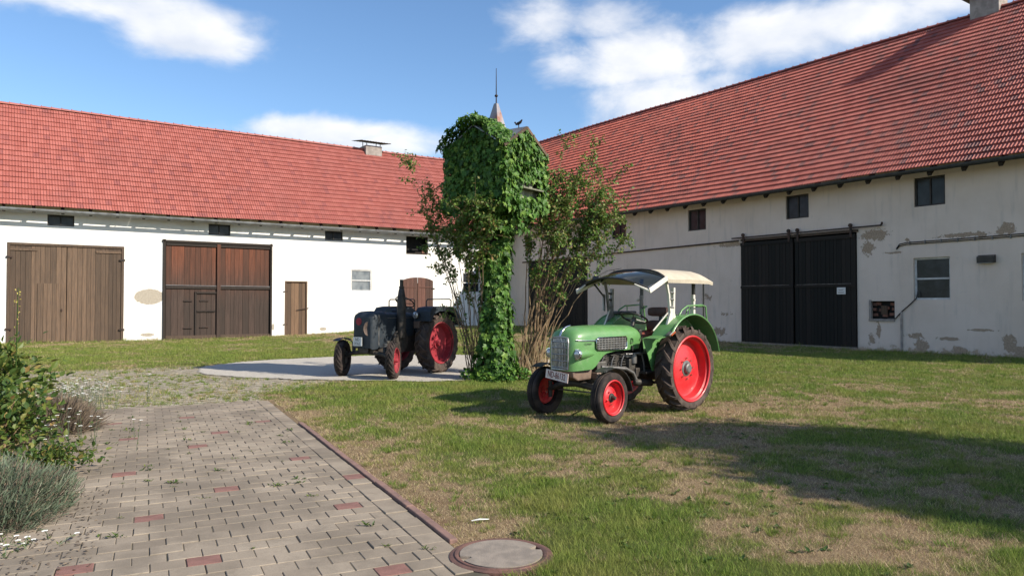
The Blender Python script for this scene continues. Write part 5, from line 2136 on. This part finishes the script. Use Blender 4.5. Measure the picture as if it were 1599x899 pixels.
    o = gm.build('grille_bars', MAT['silver'], gback, smooth=60)
    o['kind'] = 'stuff'
    fr = [(gx(-.155, z) + .018, -.155, z) for z in (.72, .85, 1.0, 1.09)] + [(gx(y, 1.14) + .018, y, 1.165 - abs(y) * .14) for y in (-.14, -.08, 0, .08, .14)] + \
        [(gx(.155, z) + .018, .155, z) for z in (1.09, 1.0, .85, .72)] + [(gx(y, .715) + .018, y, .712) for y in (.1, 0, -.1, -.155)]
    MB().tube(fr, .012, 6).build('grille_frame', MAT['silver'], gback, smooth=60)
    MB().tube([(2.135, 0, 1.17), (2.10, 0, 1.235), (2.05, 0, 1.276), (1.98, .0, 1.302), (1.92, 0, 1.312)], [.014, .017, .015, .011, .006], 6).build('crest', MAT['chrome'], hood, smooth=60)
    # ---------------- number plate
    Mp = Matrix.Translation((2.20, .0, .625)) @ Matrix.Rotation(R_(-7), 4, 'X')
    pl = MB().box((0, 0, 0), (.012, .42, .13)).build('number_plate', MAT['plate'], t, bevel=.004)
    pl.matrix_local = Mp
    Mt = Matrix.Translation((.0075, 0, 0)) @ Matrix.Rotation(math.pi / 2, 4, 'Z') @ Matrix.Rotation(math.pi / 2, 4, 'X')
    text_obj('plate_text', 'ND-86132', .128, MAT['plate_red'], pl, Mt, .002, .60)
    pf = MB()
    for (y, z, a, b) in ((0, .063, .42, .004), (0, -.063, .42, .004), (.208, 0, .004, .122), (-.208, 0, .004, .122)):
        pf.box((.0065, y, z), (.003, a, b))
    pf.build('plate_border', MAT['plate_red'], pl)
    # ---------------- chassis
    MB().prism([(1.68, .70), (2.10, .70), (2.08, .60), (1.98, .55), (1.70, .56)], -.20, .20).build('front_bolster', MAT['bronze'], t, bevel=.02)
    ax = MB().tube([(WB, -.52, .37), (WB, -.30, .46), (WB, 0, .50), (WB, .30, .46), (WB, .52, .37)], [.035, .045, .055, .045, .035], 10)
    ax.build('front_axle', MAT['grease'], t, smooth=50)
    for sd in (1, -1):
        MB().cyl((WB, .50 * sd, .26), (WB, .50 * sd, .50), .032, n=10).build('kingpin', MAT['grease'], t, smooth=50)
        MB().tube([(1.62, .46 * sd, .42), (1.30, .34 * sd, .46), (.95, .28 * sd, .52)], .014, 6).build('drag_link', MAT['steel'], t)
        # front mudguard
        f = MB().strip(arc_pts(WB, .348, .405, 62, 172, 12, .60 * sd), .095, .008, (0, 1, 0))
        f.build('front_mudguard', MAT['black'], t, smooth=50)
        MB().tube([(1.60, .33 * sd, .66), (1.62, .45 * sd, .73), (1.65, .56 * sd, .735)], .014, 6).build('mudguard_stay', MAT['steel'], t)
    MB().cyl((WB - .16, -.5, .36), (WB - .16, .5, .36), .012, n=8).build('track_rod', MAT['steel'], t)
    # engine
    en = MB().prism([(.72, .50), (1.70, .50), (1.74, .68), (1.72, .90), (.72, .92)], -.17, .17).build('engine', MAT['grease'], t, bevel=.02)
    MB().prism([(.80, .40), (1.62, .42), (1.66, .50), (.78, .50)], -.14, .14).build('sump', MAT['grease'], en, bevel=.02)
    for k in range(3):
        cx = .96 + k * .23
        fn = MB()
        for j in range(7):
            fn.lathe([(.0, -.006), (.098, -.006), (.098, .006), (.0, .006)], 16, (cx, .13, .66 + j * .036), 'z')
        o = fn.build('cylinder_fins', MAT['alloy'], en)
        MB().tube([(cx, .16, .84), (cx + .04, .23, .86), (cx + .09, .235, .80), (cx + .10, .22, .70)], .010, 6).build('fuel_line', MAT['steel'], en, smooth=50)
        MB().cyl((cx + .02, .18, .86), (cx + .02, .22, .90), .022, n=10).build('injector', MAT['chrome'], en)
    for (c, s_, mt) in (((1.52, .20, .70), (.22, .10, .20), 'alloy'), ((.86, .22, .70), (.15, .12, .22), 'alloy'), ((1.20, .22, .56), (.46, .09, .10), 'grease'), ((.92, .24, .86), (.14, .06, .07), 'steel'),
                        ((.76, .26, .60), (.10, .10, .14), 'grease'), ((1.62, .22, .60), (.1, .12, .1), 'bronze')):
        MB().box(c, s_).build('engine_fitting', MAT[mt], en, bevel=.015)
    MB().lathe([(.0, .0), (.055, .0), (.055, .14), (.0, .14)], 16, (.83, .27, .74), 'z').build('filter_bowl', MAT['steel'], en, smooth=40)
    MB().lathe([(.0, -.02), (.13, -.02), (.14, .0), (.13, .02), (.0, .02)], 24, (1.75, 0, .80), 'x').build('fan', MAT['grease'], en, smooth=40)
    # exhaust running back under the footplate
    MB().tube([(1.55, .25, .72), (1.30, .27, .70), (1.02, .28, .67), (.86, .29, .60), (.80, .31, .48)], .026, 10).build('exhaust_pipe', MAT['steel'], t, smooth=50)
    MB().tube([(.86, .31, .47), (.82, .31, .46), (.45, .31, .43), (.40, .31, .43)], [.03, .055, .055, .02], 12).build('silencer', MAT['grease'], t, smooth=50)
    MB().tube([(.42, .31, .43), (.28, .33, .42), (.18, .34, .42)], .022, 8).build('tail_pipe', MAT['steel'], t, smooth=50)
    MB().tube([(.74, .24, .88), (.66, .30, .86), (.62, .31, .72), (.61, .31, .56)], .014, 6).build('pedal_rod', MAT['steel'], t, smooth=50)
    MB().tube([(.98, .30, .88), (.80, .33, .89), (.62, .34, .885)], .010, 6).build('throttle_rod', MAT['steel'], t, smooth=50)
    # gearbox and rear axle
    MB().prism([(-.22, .42), (.74, .46), (.74, .86), (.30, .88), (-.22, .92)], -.16, .16).build('gearbox', MAT['grease'], t, bevel=.03)
    MB().tube([(0, -.50, .638), (0, -.30, .66), (0, 0, .68), (0, .30, .66), (0, .50, .638)], [.10, .12, .20, .12, .10], 16).build('rear_axle', MAT['grease'], t, smooth=50)
    fp = MB().box((.50, 0, .60), (.46, .86, .03))
    fp.build('footplate', MAT['black'], t)
    MB().prism([(.60, .60), (.66, 1.22), (.60, 1.24), (.50, .62)], -.26, .26).build('dashboard', MAT['black'], t, bevel=.01)
    for sd in (1, -1):
        MB().box((.60, .30 * sd, .68), (.05, .10, .015), (0, -.6, 0)).build('pedal', MAT['black'], t)
        # lower links of the hitch
        MB().tube([(-.15, .28 * sd, .45), (-.5, .32 * sd, .42), (-.80, .36 * sd, .40)], .018, 6).build('lower_link', MAT['black'], t)
    MB().box((-.45, 0, .48), (.5, .10, .06)).build('drawbar', MAT['black'], t)
    # ---------------- rear mudguards
    for sd in (1, -1):
        arc = arc_pts(-.01, .72, .735, 36, 168, 22, .60 * sd)
        mg = MB().strip(arc, .165, .008, (0, 1, 0))
        # flat platform in front of the arc
        mg.strip([(.80, .56 * sd, 1.115), (.585, .58 * sd, 1.15)], .14, .008, (0, 1, 0))
        g = mg.build('rear_mudguard', MAT['green'], t, smooth=40)
        lip = MB().tube([(p[0], .765 * sd, p[2]) for p in arc], .016, 6)
        lip.build('mudguard_lip', MAT['green'], g, smooth=60)
        # inner side panel
        poly = [(p[0], p[2] - .004) for p in arc_pts(-.01, .72, .728, 36, 168, 16)] + [(-.60, .70), (-.30, .80), (.30, .62), (.58, .62), (.80, 1.10)]
        MB().prism(poly, .425 * sd, .435 * sd).build('side_panel', MAT['green'], g)
        # grab rail
        rail = [(.12, .60 * sd, 1.44), (.05, .60 * sd, 1.52), (-.10, .60 * sd, 1.585), (-.50, .60 * sd, 1.60), (-.62, .60 * sd, 1.575), (-.66, .60 * sd, 1.30), (-.66, .60 * sd, 1.10)]
        MB().tube(rail, .013, 8).build('grab_rail', MAT['green'], g, smooth=60)
        rail = [(-.30, .44 * sd, 1.41), (-.34, .44 * sd, 1.52), (-.52, .46 * sd, 1.575), (-.62, .60 * sd, 1.575)]
        MB().tube(rail, .012, 8).build('grab_rail', MAT['green'], g, smooth=60)
        MB().tube([(-.16, .60 * sd, 1.44), (-.16, .60 * sd, 1.585)], .010, 6).build('rail_post', MAT['green'], g)
        # marker lamp
        lm = MB().prism([(.47, 1.205), (.62, 1.135), (.64, 1.165), (.50, 1.235)], .70 * sd, .78 * sd).build('marker_lamp', MAT['steel'], g, bevel=.01)
        MB().prism([(.50, 1.200), (.60, 1.15), (.61, 1.165), (.51, 1.215)], .778 * sd, .795 * sd).build('lens', MAT['orange'], lm)
    # ---------------- seat and steering
    sb = MB()
    for j in range(2):
        pass
    rings = []
    for i in range(9):
        x = .22 - .42 * i / 8
        z = 1.12 + .05 * ((i - 3.5) / 4.5) ** 2
        hw = .24 * math.sin(math.pi * (.18 + .64 * i / 8)) + .02
        rings.append([(x, -hw, z + .05), (x, -hw * .5, z), (x, 0, z - .012), (x, hw * .5, z), (x, hw, z + .05), (x, hw * .9, z - .03), (x, 0, z - .07), (x, -hw * .9, z - .03)])
    st = MB().loft(rings, close_ring=True, caps=True).build('seat', MAT['seat'], t, smooth=60)
    MB().tube([(.02, 0, 1.10), (.05, 0, .92)], .05, 10).build('seat_post', MAT['black'], st)
    for (x, z, w, h_) in ((-.20, 1.27, .36, .17), (-.24, 1.49, .36, .15)):
        bk = MB()
        rr = []
        for i in range(7):
            y = -w / 2 + w * i / 6
            bend = .05 * (2 * y / w) ** 2
            hh = h_ / 2 * (1 if 0 < i < 6 else .8)
            rr.append([(x + bend - .03, y, z - hh), (x + bend - .04, y, z), (x + bend - .03, y, z + hh), (x + bend + .03, y, z + hh * .95), (x + bend + .045, y, z), (x + bend + .03, y, z - hh * .95)])
        bk.loft(rr, close_ring=True, caps=True).build('backrest', MAT['seat_dark'], st, smooth=60, bevel=.006)
    MB().bar((-.22, .0, 1.15), (-.27, 0, 1.5), .05, .02).build('back_support', MAT['black'], st)
    sw = MB()
    sc = Vector((.44, 0, 1.40))
    Ms = Matrix.Translation(sc) @ Matrix.Rotation(R_(-24), 4, 'Y')
    ring = [tuple(Ms @ Vector((.205 * math.cos(a), .205 * math.sin(a), 0))) for a in np.linspace(0, 2 * math.pi, 33)]
    sw.tube(ring, .015, 8, caps=False)
    wheel = sw.build('steering_wheel', MAT['black'], t, smooth=60)
    for k in range(3):
        a = 2.1 * k + .5
        MB().tube([tuple(Ms @ Vector((0, 0, -.02))), tuple(Ms @ Vector((.2 * math.cos(a), .2 * math.sin(a), 0)))], .009, 6).build('spoke', MAT['steel'], wheel)
    MB().tube([tuple(Ms @ Vector((0, 0, .01))), tuple(Ms @ Vector((0, 0, -.06))), (.52, 0, 1.22), (.60, 0, 1.0)], [.03, .03, .03, .035], 10).build('steering_column', MAT['alloy'], wheel, smooth=50)
    # toolbox behind the far seat side and dark seat on the mudguard
    MB().box((-.02, -.56, 1.47), (.34, .28, .06)).build('passenger_seat', MAT['black'], t, bevel=.02)
    # ---------------- safety frame, canopy and raised windscreen
    for sd in (1, -1):
        ft = MB().prism([(.46, 1.24), (.20, 1.38), (.27, 1.58), (.31, 1.58)], .565 * sd, .605 * sd)
        fm = MAT['cream'] if sd > 0 else MAT['steel']  # far side grey instead of cream: its shade is put into the colour
        post = ft.build('frame_foot', fm, t, bevel=.006)
        MB().bar((.27, .585 * sd, 1.40), (.25, .585 * sd, 1.86), .05, .045).build('frame_post', fm, t, bevel=.004)
        MB().bar((.34, .585 * sd, 1.50), (.38, .585 * sd, 1.78), .04, .035).build('slide_post', fm, t, bevel=.004)
        MB().bar((.38, .585 * sd, 1.77), (.44, .585 * sd, 1.99), .035, .035).build('slide_post', fm, t, bevel=.004)
        for z in (1.56, 1.68, 1.78):
            MB().cyl((.27, .60 * sd, z), (.36, .60 * sd, z + .01), .016, n=8).build('clamp', MAT['steel'], t)
        MB().bar((-.42, .50 * sd, 1.42), (-.42, .50 * sd, 1.76), .05, .05).build('frame_post', fm, t, bevel=.004)
        MB().bar((-.43, .50 * sd, 1.70), (-.43, .50 * sd, 2.03), .042, .042).build('canopy_post', MAT['black'], t)
        MB().cyl((-.38, .53 * sd, 1.68), (-.38, .56 * sd, 1.68), .02, n=8).build('clamp', MAT['cream'], t)
        MB().cyl((-.56, .60 * sd, 1.36), (-.56, .60 * sd, 2.0), .014, n=8).build('canopy_rod', MAT['black'], t)
        MB().bar((.20, .55 * sd, 1.30), (.52, .38 * sd, 1.20), .03, .02).build('arm_rest', MAT['seat'], t)
        MB().tube([(.30, .585 * sd, 1.55), (.62, .48 * sd, 1.22)], .012, 6).build('frame_stay', MAT['cream'], t)
        # far side mirror on a stalk
    MB().prism([(.38, 1.50), (.43, 1.52), (.43, 1.78), (.38, 1.76)], -.64, -.62).build('mirror', MAT['zinc'], t)
    cw = .64
    cx0, cx1 = .46, -.78
    rings = []
    for i in range(11):
        x = cx0 + (cx1 - cx0) * i / 10
        crown = 2.15 - .012 * max(0, (i - 5) / 5)
        edge = 1.985
        drop = 0
        if i == 0:
            crown -= .015
        if i == 10:
            crown, edge = 2.045, 1.965
        if i == 9:
            crown = 2.115
        ring = []
        for j in range(15):
            u = -1 + 2 * j / 14
            y = cw * math.copysign(abs(u) ** .92, u)
            ring.append((x, y, edge + (crown - edge) * (1 - abs(u) ** 4.2) + .006 * math.sin(9 * u + x * 7)))
        ring += [(x, cw * .99, edge - .055), (x, cw * .95, edge - .05)]
        for j in range(14, -1, -1):
            u = -1 + 2 * j / 14
            y = cw * .95 * u
            ring.append((x, y, edge - .04 + (crown - edge) * (1 - abs(u) ** 3.2)))
        ring += [(x, -cw * .99, edge - .055)]
        rings.append(ring)
    cn = MB().loft(rings, close_ring=True, caps=True).build('canopy', MAT['canvas'], t, smooth=50)
    MB().tube([(cx0 + .01, cw * u * 1.0, 1.975 + .17 * (1 - abs(u) ** 3.2)) for u in np.linspace(-1, 1, 15)], .014, 6).build('canopy_bow', MAT['black'], cn, smooth=60)
    # windscreen: curved pane swung up in front of the canopy
    pr, fr0, fr1 = [], [], []
    for i in range(6):
        k = i / 5
        x = .50 + (1.10 - .50) * k
        row = []
        for j in range(15):
            u = -1 + 2 * j / 14
            zc = 2.125 + .015 * math.sin(math.pi * k) - .12 * k
            drop = (.125 + .045 * k) * abs(u) ** 2.2
            row.append((x - (.20 if u > 0 else .07) * k * abs(u) ** 2.4, (cw - .02) * u, zc - drop))
        pr.append(row)
    ws = MB().loft(pr).build('windscreen', MAT['windscreen'], t, smooth=70)
    MB().tube(pr[0], .013, 6).build('screen_frame', MAT['black'], ws, smooth=60)
    MB().tube(pr[-1], .016, 6).build('screen_frame', MAT['black'], ws, smooth=60)
    for sd, jj in ((1, -1), (-1, 0)):
        MB().tube([r[jj] for r in pr], .014, 6).build('screen_frame', MAT['black'], ws, smooth=60)
        p0, p1 = Vector(pr[0][jj]), Vector(pr[-1][jj])
        arm = MB()
        arm.bar(p0 + Vector((-.02, .02 * sd, .0)), p1 + Vector((.03, .02 * sd, -.03)), .02, .075)
        arm.build('screen_arm', MAT['cream'], ws, bevel=.006)
        q = pr[-1][12 if sd > 0 else 2]
        MB().tube([p1 + Vector((.02, .01 * sd, -.03)), Vector(pr[-1][12 if sd > 0 else 2]) + Vector((.01, 0, -.02))], [.026, .010], 6).build('screen_corner', MAT['cream'], ws)
    MB().lathe([(.0, -.07), (.035, -.06), (.042, 0), (.035, .06), (.0, .07)], 12, (1.00, -.28, 2.0), 'y').build('wiper_motor', MAT['black'], ws, smooth=50)
    MB().tube([(1.03, -.28, 2.03), (.80, -.22, 2.13), (.55, -.16, 2.17)], .007, 5).build('wiper', MAT['black'], ws)
    MB().tube([(.95, .32, 1.97), (.93, .36, 1.93), (.91, .44, 1.92), (.90, .47, 1.95)], .006, 5).build('handle', MAT['steel'], ws)
    MB().bar((.70, -.585, 1.93), (.43, -.60, 1.72), .02, .02).build('screen_stay', MAT['black'], ws)
    return t


def blue_tractor():
    t = thing('tractor', 'old faded blue tractor with a tall exhaust stack on the gravel', 'tractor', (-2.3, 17.75, .0), math.atan2(-.866, -.5))
    WB = 1.72
    rim_r = [(.455, .13), (.475, .145), (.485, .135), (.475, .115), (.445, .10), (.43, .03), (.41, -.02), (.33, -.03), (.22, -.02), (.12, .0), (.0, .0)]
    hub_r = [(.0, .10), (.06, .10), (.075, .085), (.085, .03), (.13, .025), (.135, .0)]
    for sd in (1, -1):
        w_ = wheel_at(t, 'rear_wheel', (0, sd * .62, .705), sd, 0, rim_r, MAT['red_old'], hub_r, MAT['red_old'], .715, .33, .47, 19, .055, (8, .17, .0, .016), mat_side=MAT['rubber_side'], bolt_mat=MAT['red_old'])
        MB().lathe([(r, q * sd) for (r, q) in [(.43, .03), (.44, -.1), (.475, -.14), (.455, -.14)]], 40).build('rim_back', MAT['red_old'], w_, smooth=35)
    rim_f = [(.245, .07), (.262, .08), (.268, .07), (.25, .055), (.235, .02), (.21, -.005), (.13, .01), (.0, .012)]
    hub_f = [(.0, .11), (.03, .11), (.045, .09), (.05, .03), (.085, .025), (.09, .0)]
    for sd in (1, -1):
        fw = wheel_at(t, 'front_wheel', (WB, sd * .72, .408), sd, R_(25), rim_f, MAT['red_old'], hub_f, MAT['red_old'], .41, .18, .262, 22, .02, (6, .12, .012, .012), bolt_mat=MAT['grease'])
        MB().lathe([(.0, -.035 * sd), (.225, -.035 * sd), (.235, -.015 * sd)], 28).build('brake_drum', MAT['grease'], fw, smooth=40)
    # hood: square-shouldered, tall rounded nose
    xs = [.44, .60, 1.0, 1.40, 1.44, 1.60, 1.75, 1.83, 1.87, 1.89]
    top = [1.42, 1.42, 1.425, 1.43, 1.455, 1.46, 1.45, 1.42, 1.38, 1.33]
    wid = [.29, .29, .29, .29, .30, .30, .295, .28, .26, .23]
    bot = [.90, .88, .84, .80, .70, .66, .64, .63, .64, .66]
    rings = []
    for x, tp, w, bt in zip(xs, top, wid, bot):
        sh = tp - .13
        ring = [(x, -w * .96, bt), (x, -w, bt + .15), (x, -w, sh)]
        for j in range(1, 10):
            a = math.pi * j / 10
            ca = math.cos(a)
            ring.append((x, -w * math.copysign(abs(ca) ** .55, ca), sh + (tp - sh) * math.sin(a) ** .7))
        ring += [(x, w, sh), (x, w, bt + .15), (x, w * .96, bt)]
        rings.append(ring)
    hm = MB().loft(rings)
    hm.add(rings[-1], [tuple(range(len(rings[-1])))])
    hood = hm.build('hood', MAT['blue'], t, smooth=45)
    for sd in (1, -1):
        MB().bar((1.70, .300 * sd, .72), (1.70, .300 * sd, 1.36), .012, .03).build('seam_strip', MAT['steel'], hood)
        MB().bar((.46, .295 * sd, 1.30), (1.41, .295 * sd, 1.305), .008, .015).build('hinge_strip', MAT['steel'], hood)
    o = MB().lathe([(.0, .012), (.075, .012), (.085, .0)], 24, (1.885, -.10, 1.23), 'x').build('badge', MAT['red_old'], hood, smooth=40)
    pr = MB().lathe([(.0, .010), (.12, .018), (.135, .024), (.15, .0)], 28, (0, 0, 0), 'x').build('front_cover', MAT['bronze'], hood, smooth=40)
    pr.matrix_local = Matrix.Translation((1.872, .155, 1.08)) @ Matrix.Rotation(R_(28), 4, 'Z') @ Matrix.Diagonal((1, .72, 1.1, 1))
    for k in range(7):
        MB().box((1.893, -.07, .86 + k * .045), (.006, .20, .012)).build('louvre', MAT['black'], hood)
    # number plate, two lines
    pl = MB().box((0, 0, 0), (.012, .25, .19)).build('number_plate', MAT['sign'], t, bevel=.004)
    pl.location = (1.95, -.08, .80)
    Mt = Matrix.Rotation(math.pi / 2, 4, 'Z') @ Matrix.Rotation(math.pi / 2, 4, 'X')
    text_obj('plate_text', 'ND', .10, MAT['ink'], pl, Matrix.Translation((.0072, 0, .045)) @ Mt, .001, .8)
    text_obj('plate_text', 'H 61', .10, MAT['ink'], pl, Matrix.Translation((.0072, 0, -.045)) @ Mt, .001, .8)
    MB().bar((1.87, -.08, .80), (1.95, -.08, .80), .04, .04).build('plate_bracket', MAT['black'], t)
    # exhaust stack on the near side
    ex = MB().lathe([(.085, .0), (.10, .10), (.10, .72), (.092, .90), (.062, 1.08), (.05, 1.10), (.06, 1.11), (.06, 1.14), (.042, 1.15), (.04, 1.29), (.047, 1.29), (.047, 1.30), (.034, 1.30), (.034, 1.1)], 20, (1.02, .38, .86), 'z')
    ex.build('exhaust_stack', MAT['grease'], t, smooth=40)
    MB().tube([(1.02, .36, .88), (1.10, .30, .82), (1.2, .2, .8)], .05, 10).build('exhaust_elbow', MAT['grease'], t, smooth=50)
    # engine mass and chassis
    MB().prism([(.30, .52), (1.78, .52), (1.80, .72), (1.60, .92), (.30, .95)], -.23, .23).build('engine', MAT['grease'], t, bevel=.03)
    MB().lathe([(.0, -.04), (.24, -.04), (.26, -.02), (.26, .02), (.24, .04), (.0, .04)], 32, (1.0, .33, .78), 'y').build('flywheel', MAT['grease'], t, smooth=40)
    MB().lathe([(.0, -.04), (.24, -.04), (.26, -.02), (.26, .02), (.24, .04), (.0, .04)], 32, (1.0, -.33, .78), 'y').build('flywheel', MAT['grease'], t, smooth=40)
    MB().box((1.30, .27, .70), (.34, .10, .20)).build('pump_housing', MAT['alloy'], t, bevel=.02)
    MB().prism([(-.30, .50), (.40, .52), (.40, .98), (-.10, 1.02), (-.30, .95)], -.22, .22).build('gearbox', MAT['grease'], t, bevel=.04)
    MB().tube([(0, -.52, .705), (0, -.25, .72), (0, 0, .74), (0, .25, .72), (0, .52, .705)], [.12, .15, .24, .15, .12], 16).build('rear_axle', MAT['grease'], t, smooth=50)
    MB().tube([(WB, -.64, .44), (WB, -.44, .53), (WB, 0, .57), (WB, .44, .53), (WB, .64, .44)], [.035, .045, .055, .045, .035], 10).build('front_axle', MAT['grease'], t, smooth=50)
    MB().box((1.74, 0, .60), (.22, .26, .12)).build('axle_pivot', MAT['grease'], t, bevel=.02)
    for sd in (1, -1):
        MB().cyl((WB, .62 * sd, .30), (WB, .62 * sd, .56), .034, n=10).build('kingpin', MAT['grease'], t)
        sp = MB().tube([(WB - .06, .44 * sd, .56), (WB - .06, .44 * sd, .76)], .04, 10)
        s_ = sp.build('spring_leg', MAT['blue'], t)
        for k in range(4):
            MB().lathe([(.038, -.012), (.052, 0), (.038, .012)], 14, (WB - .06, .44 * sd, .60 + k * .045), 'z').build('spring_coil', MAT['steel'], s_, smooth=60)
    # small mudguard step over the far front wheel
    MB().strip(arc_pts(WB, .408, .455, 60, 115, 6, -.72), .09, .008, (0, 1, 0)).build('front_mudguard', MAT['black'], t)
    MB().tube([(1.80, -.28, .66), (1.76, -.42, .80), (1.72, -.66, .86)], .012, 6).build('mudguard_stay', MAT['black'], t)
    # platform, seat, steering
    MB().box((.12, 0, 1.02), (.5, .86, .04)).build('footplate', MAT['blue'], t)
    rings = []
    for i in range(8):
        x = .02 - .40 * i / 7
        z = 1.32 + .10 * (max(0, i - 4) / 3) ** 2
        hw = .22 * math.sin(math.pi * (.2 + .6 * i / 7))
        rings.append([(x, -hw, z + .05), (x, -hw * .5, z), (x, 0, z - .01), (x, hw * .5, z), (x, hw, z + .05), (x, hw * .5, z - .02), (x, 0, z - .03), (x, -hw * .5, z - .02)])
    st = MB().loft(rings, close_ring=True, caps=True).build('seat', MAT['black'], t, smooth=60)
    MB().bar((-.1, 0, 1.30), (.05, 0, 1.0), .06, .03).build('seat_spring', MAT['black'], st)
    Ms = Matrix.Translation((.44, .02, 1.66)) @ Matrix.Rotation(R_(-32), 4, 'Y')
    ring = [tuple(Ms @ Vector((.225 * math.cos(a), .225 * math.sin(a), 0))) for a in np.linspace(0, 2 * math.pi, 33)]
    wheel = MB().tube(ring, .014, 8, caps=False).build('steering_wheel', MAT['black'], t, smooth=60)
    for k in range(4):
        a = math.pi / 2 * k + .4
        MB().tube([tuple(Ms @ Vector((0, 0, -.04))), tuple(Ms @ Vector((.22 * math.cos(a), .22 * math.sin(a), 0)))], .009, 6).build('spoke', MAT['black'], wheel)
    MB().tube([tuple(Ms @ Vector((0, 0, 0))), (.60, .02, 1.42), (.70, .02, 1.30)], .022, 8).build('steering_column', MAT['black'], wheel)
    MB().tube([(.75, -.12, 1.44), (.75, -.12, 1.50)], [.10, .03], 14).build('filler_cap', MAT['black'], t)
    MB().tube([(.55, 0, 1.42), (1.0, 0, 1.42)], [.10, .10], 14).build('fuel_tank', MAT['blue'], t)
    # mudguards: flat top, falling away at the back
    for sd in (1, -1):
        prof = [(.56, 1.22), (.54, 1.44), (.46, 1.53), (.20, 1.56), (-.35, 1.55), (-.55, 1.44), (-.78, 1.10)]
        pts = [(x, .62 * sd, z) for (x, z) in prof]
        g = MB().strip(pts, .21, .012, (0, 1, 0)).build('mudguard', MAT['blue'], t, bevel=.004)
        poly = [(x, z - .006) for (x, z) in prof] + [(-.60, .98), (-.30, 1.05), (.30, .96), (.54, .98)]
        MB().prism(poly, .405 * sd, .418 * sd).build('side_panel', MAT['blue'], g)
        poly = [(x, z - .004) for (x, z) in prof] + [(-.70, 1.10), (-.50, 1.36), (-.28, 1.44), (.16, 1.45), (.38, 1.38), (.48, 1.22)]
        MB().prism(poly, .818 * sd, .828 * sd).build('outer_flange', MAT['blue'], g)
        rail = [(.32, .55 * sd, 1.55), (.32, .55 * sd, 1.68), (.27, .55 * sd, 1.72), (-.62, .55 * sd, 1.73), (-.68, .55 * sd, 1.70), (-.66, .55 * sd, 1.28)]
        MB().tube(rail, .014, 8).build('grab_rail', MAT['black'], g, smooth=60)
        if sd > 0:
            c = (.60, .48, 1.36)
            lm = MB().lathe([(.075, .05), (.08, .03), (.07, -.03), (.03, -.08), (.0, -.09)], 20, c, 'x').build('work_lamp', MAT['alloy'], g, smooth=50)
            MB().lathe([(.0, .07), (.04, .065), (.07, .052), (.075, .05)], 20, c, 'x').build('lens', MAT['lens'], lm, smooth=60)
            MB().box((.52, .46, 1.14), (.12, .16, .16)).build('tool_box', MAT['bronze'], g, bevel=.01)
    MB().box((-.45, 0, .50), (.5, .10, .08)).build('drawbar', MAT['black'], t)
    return t


green_tractor()
blue_tractor()
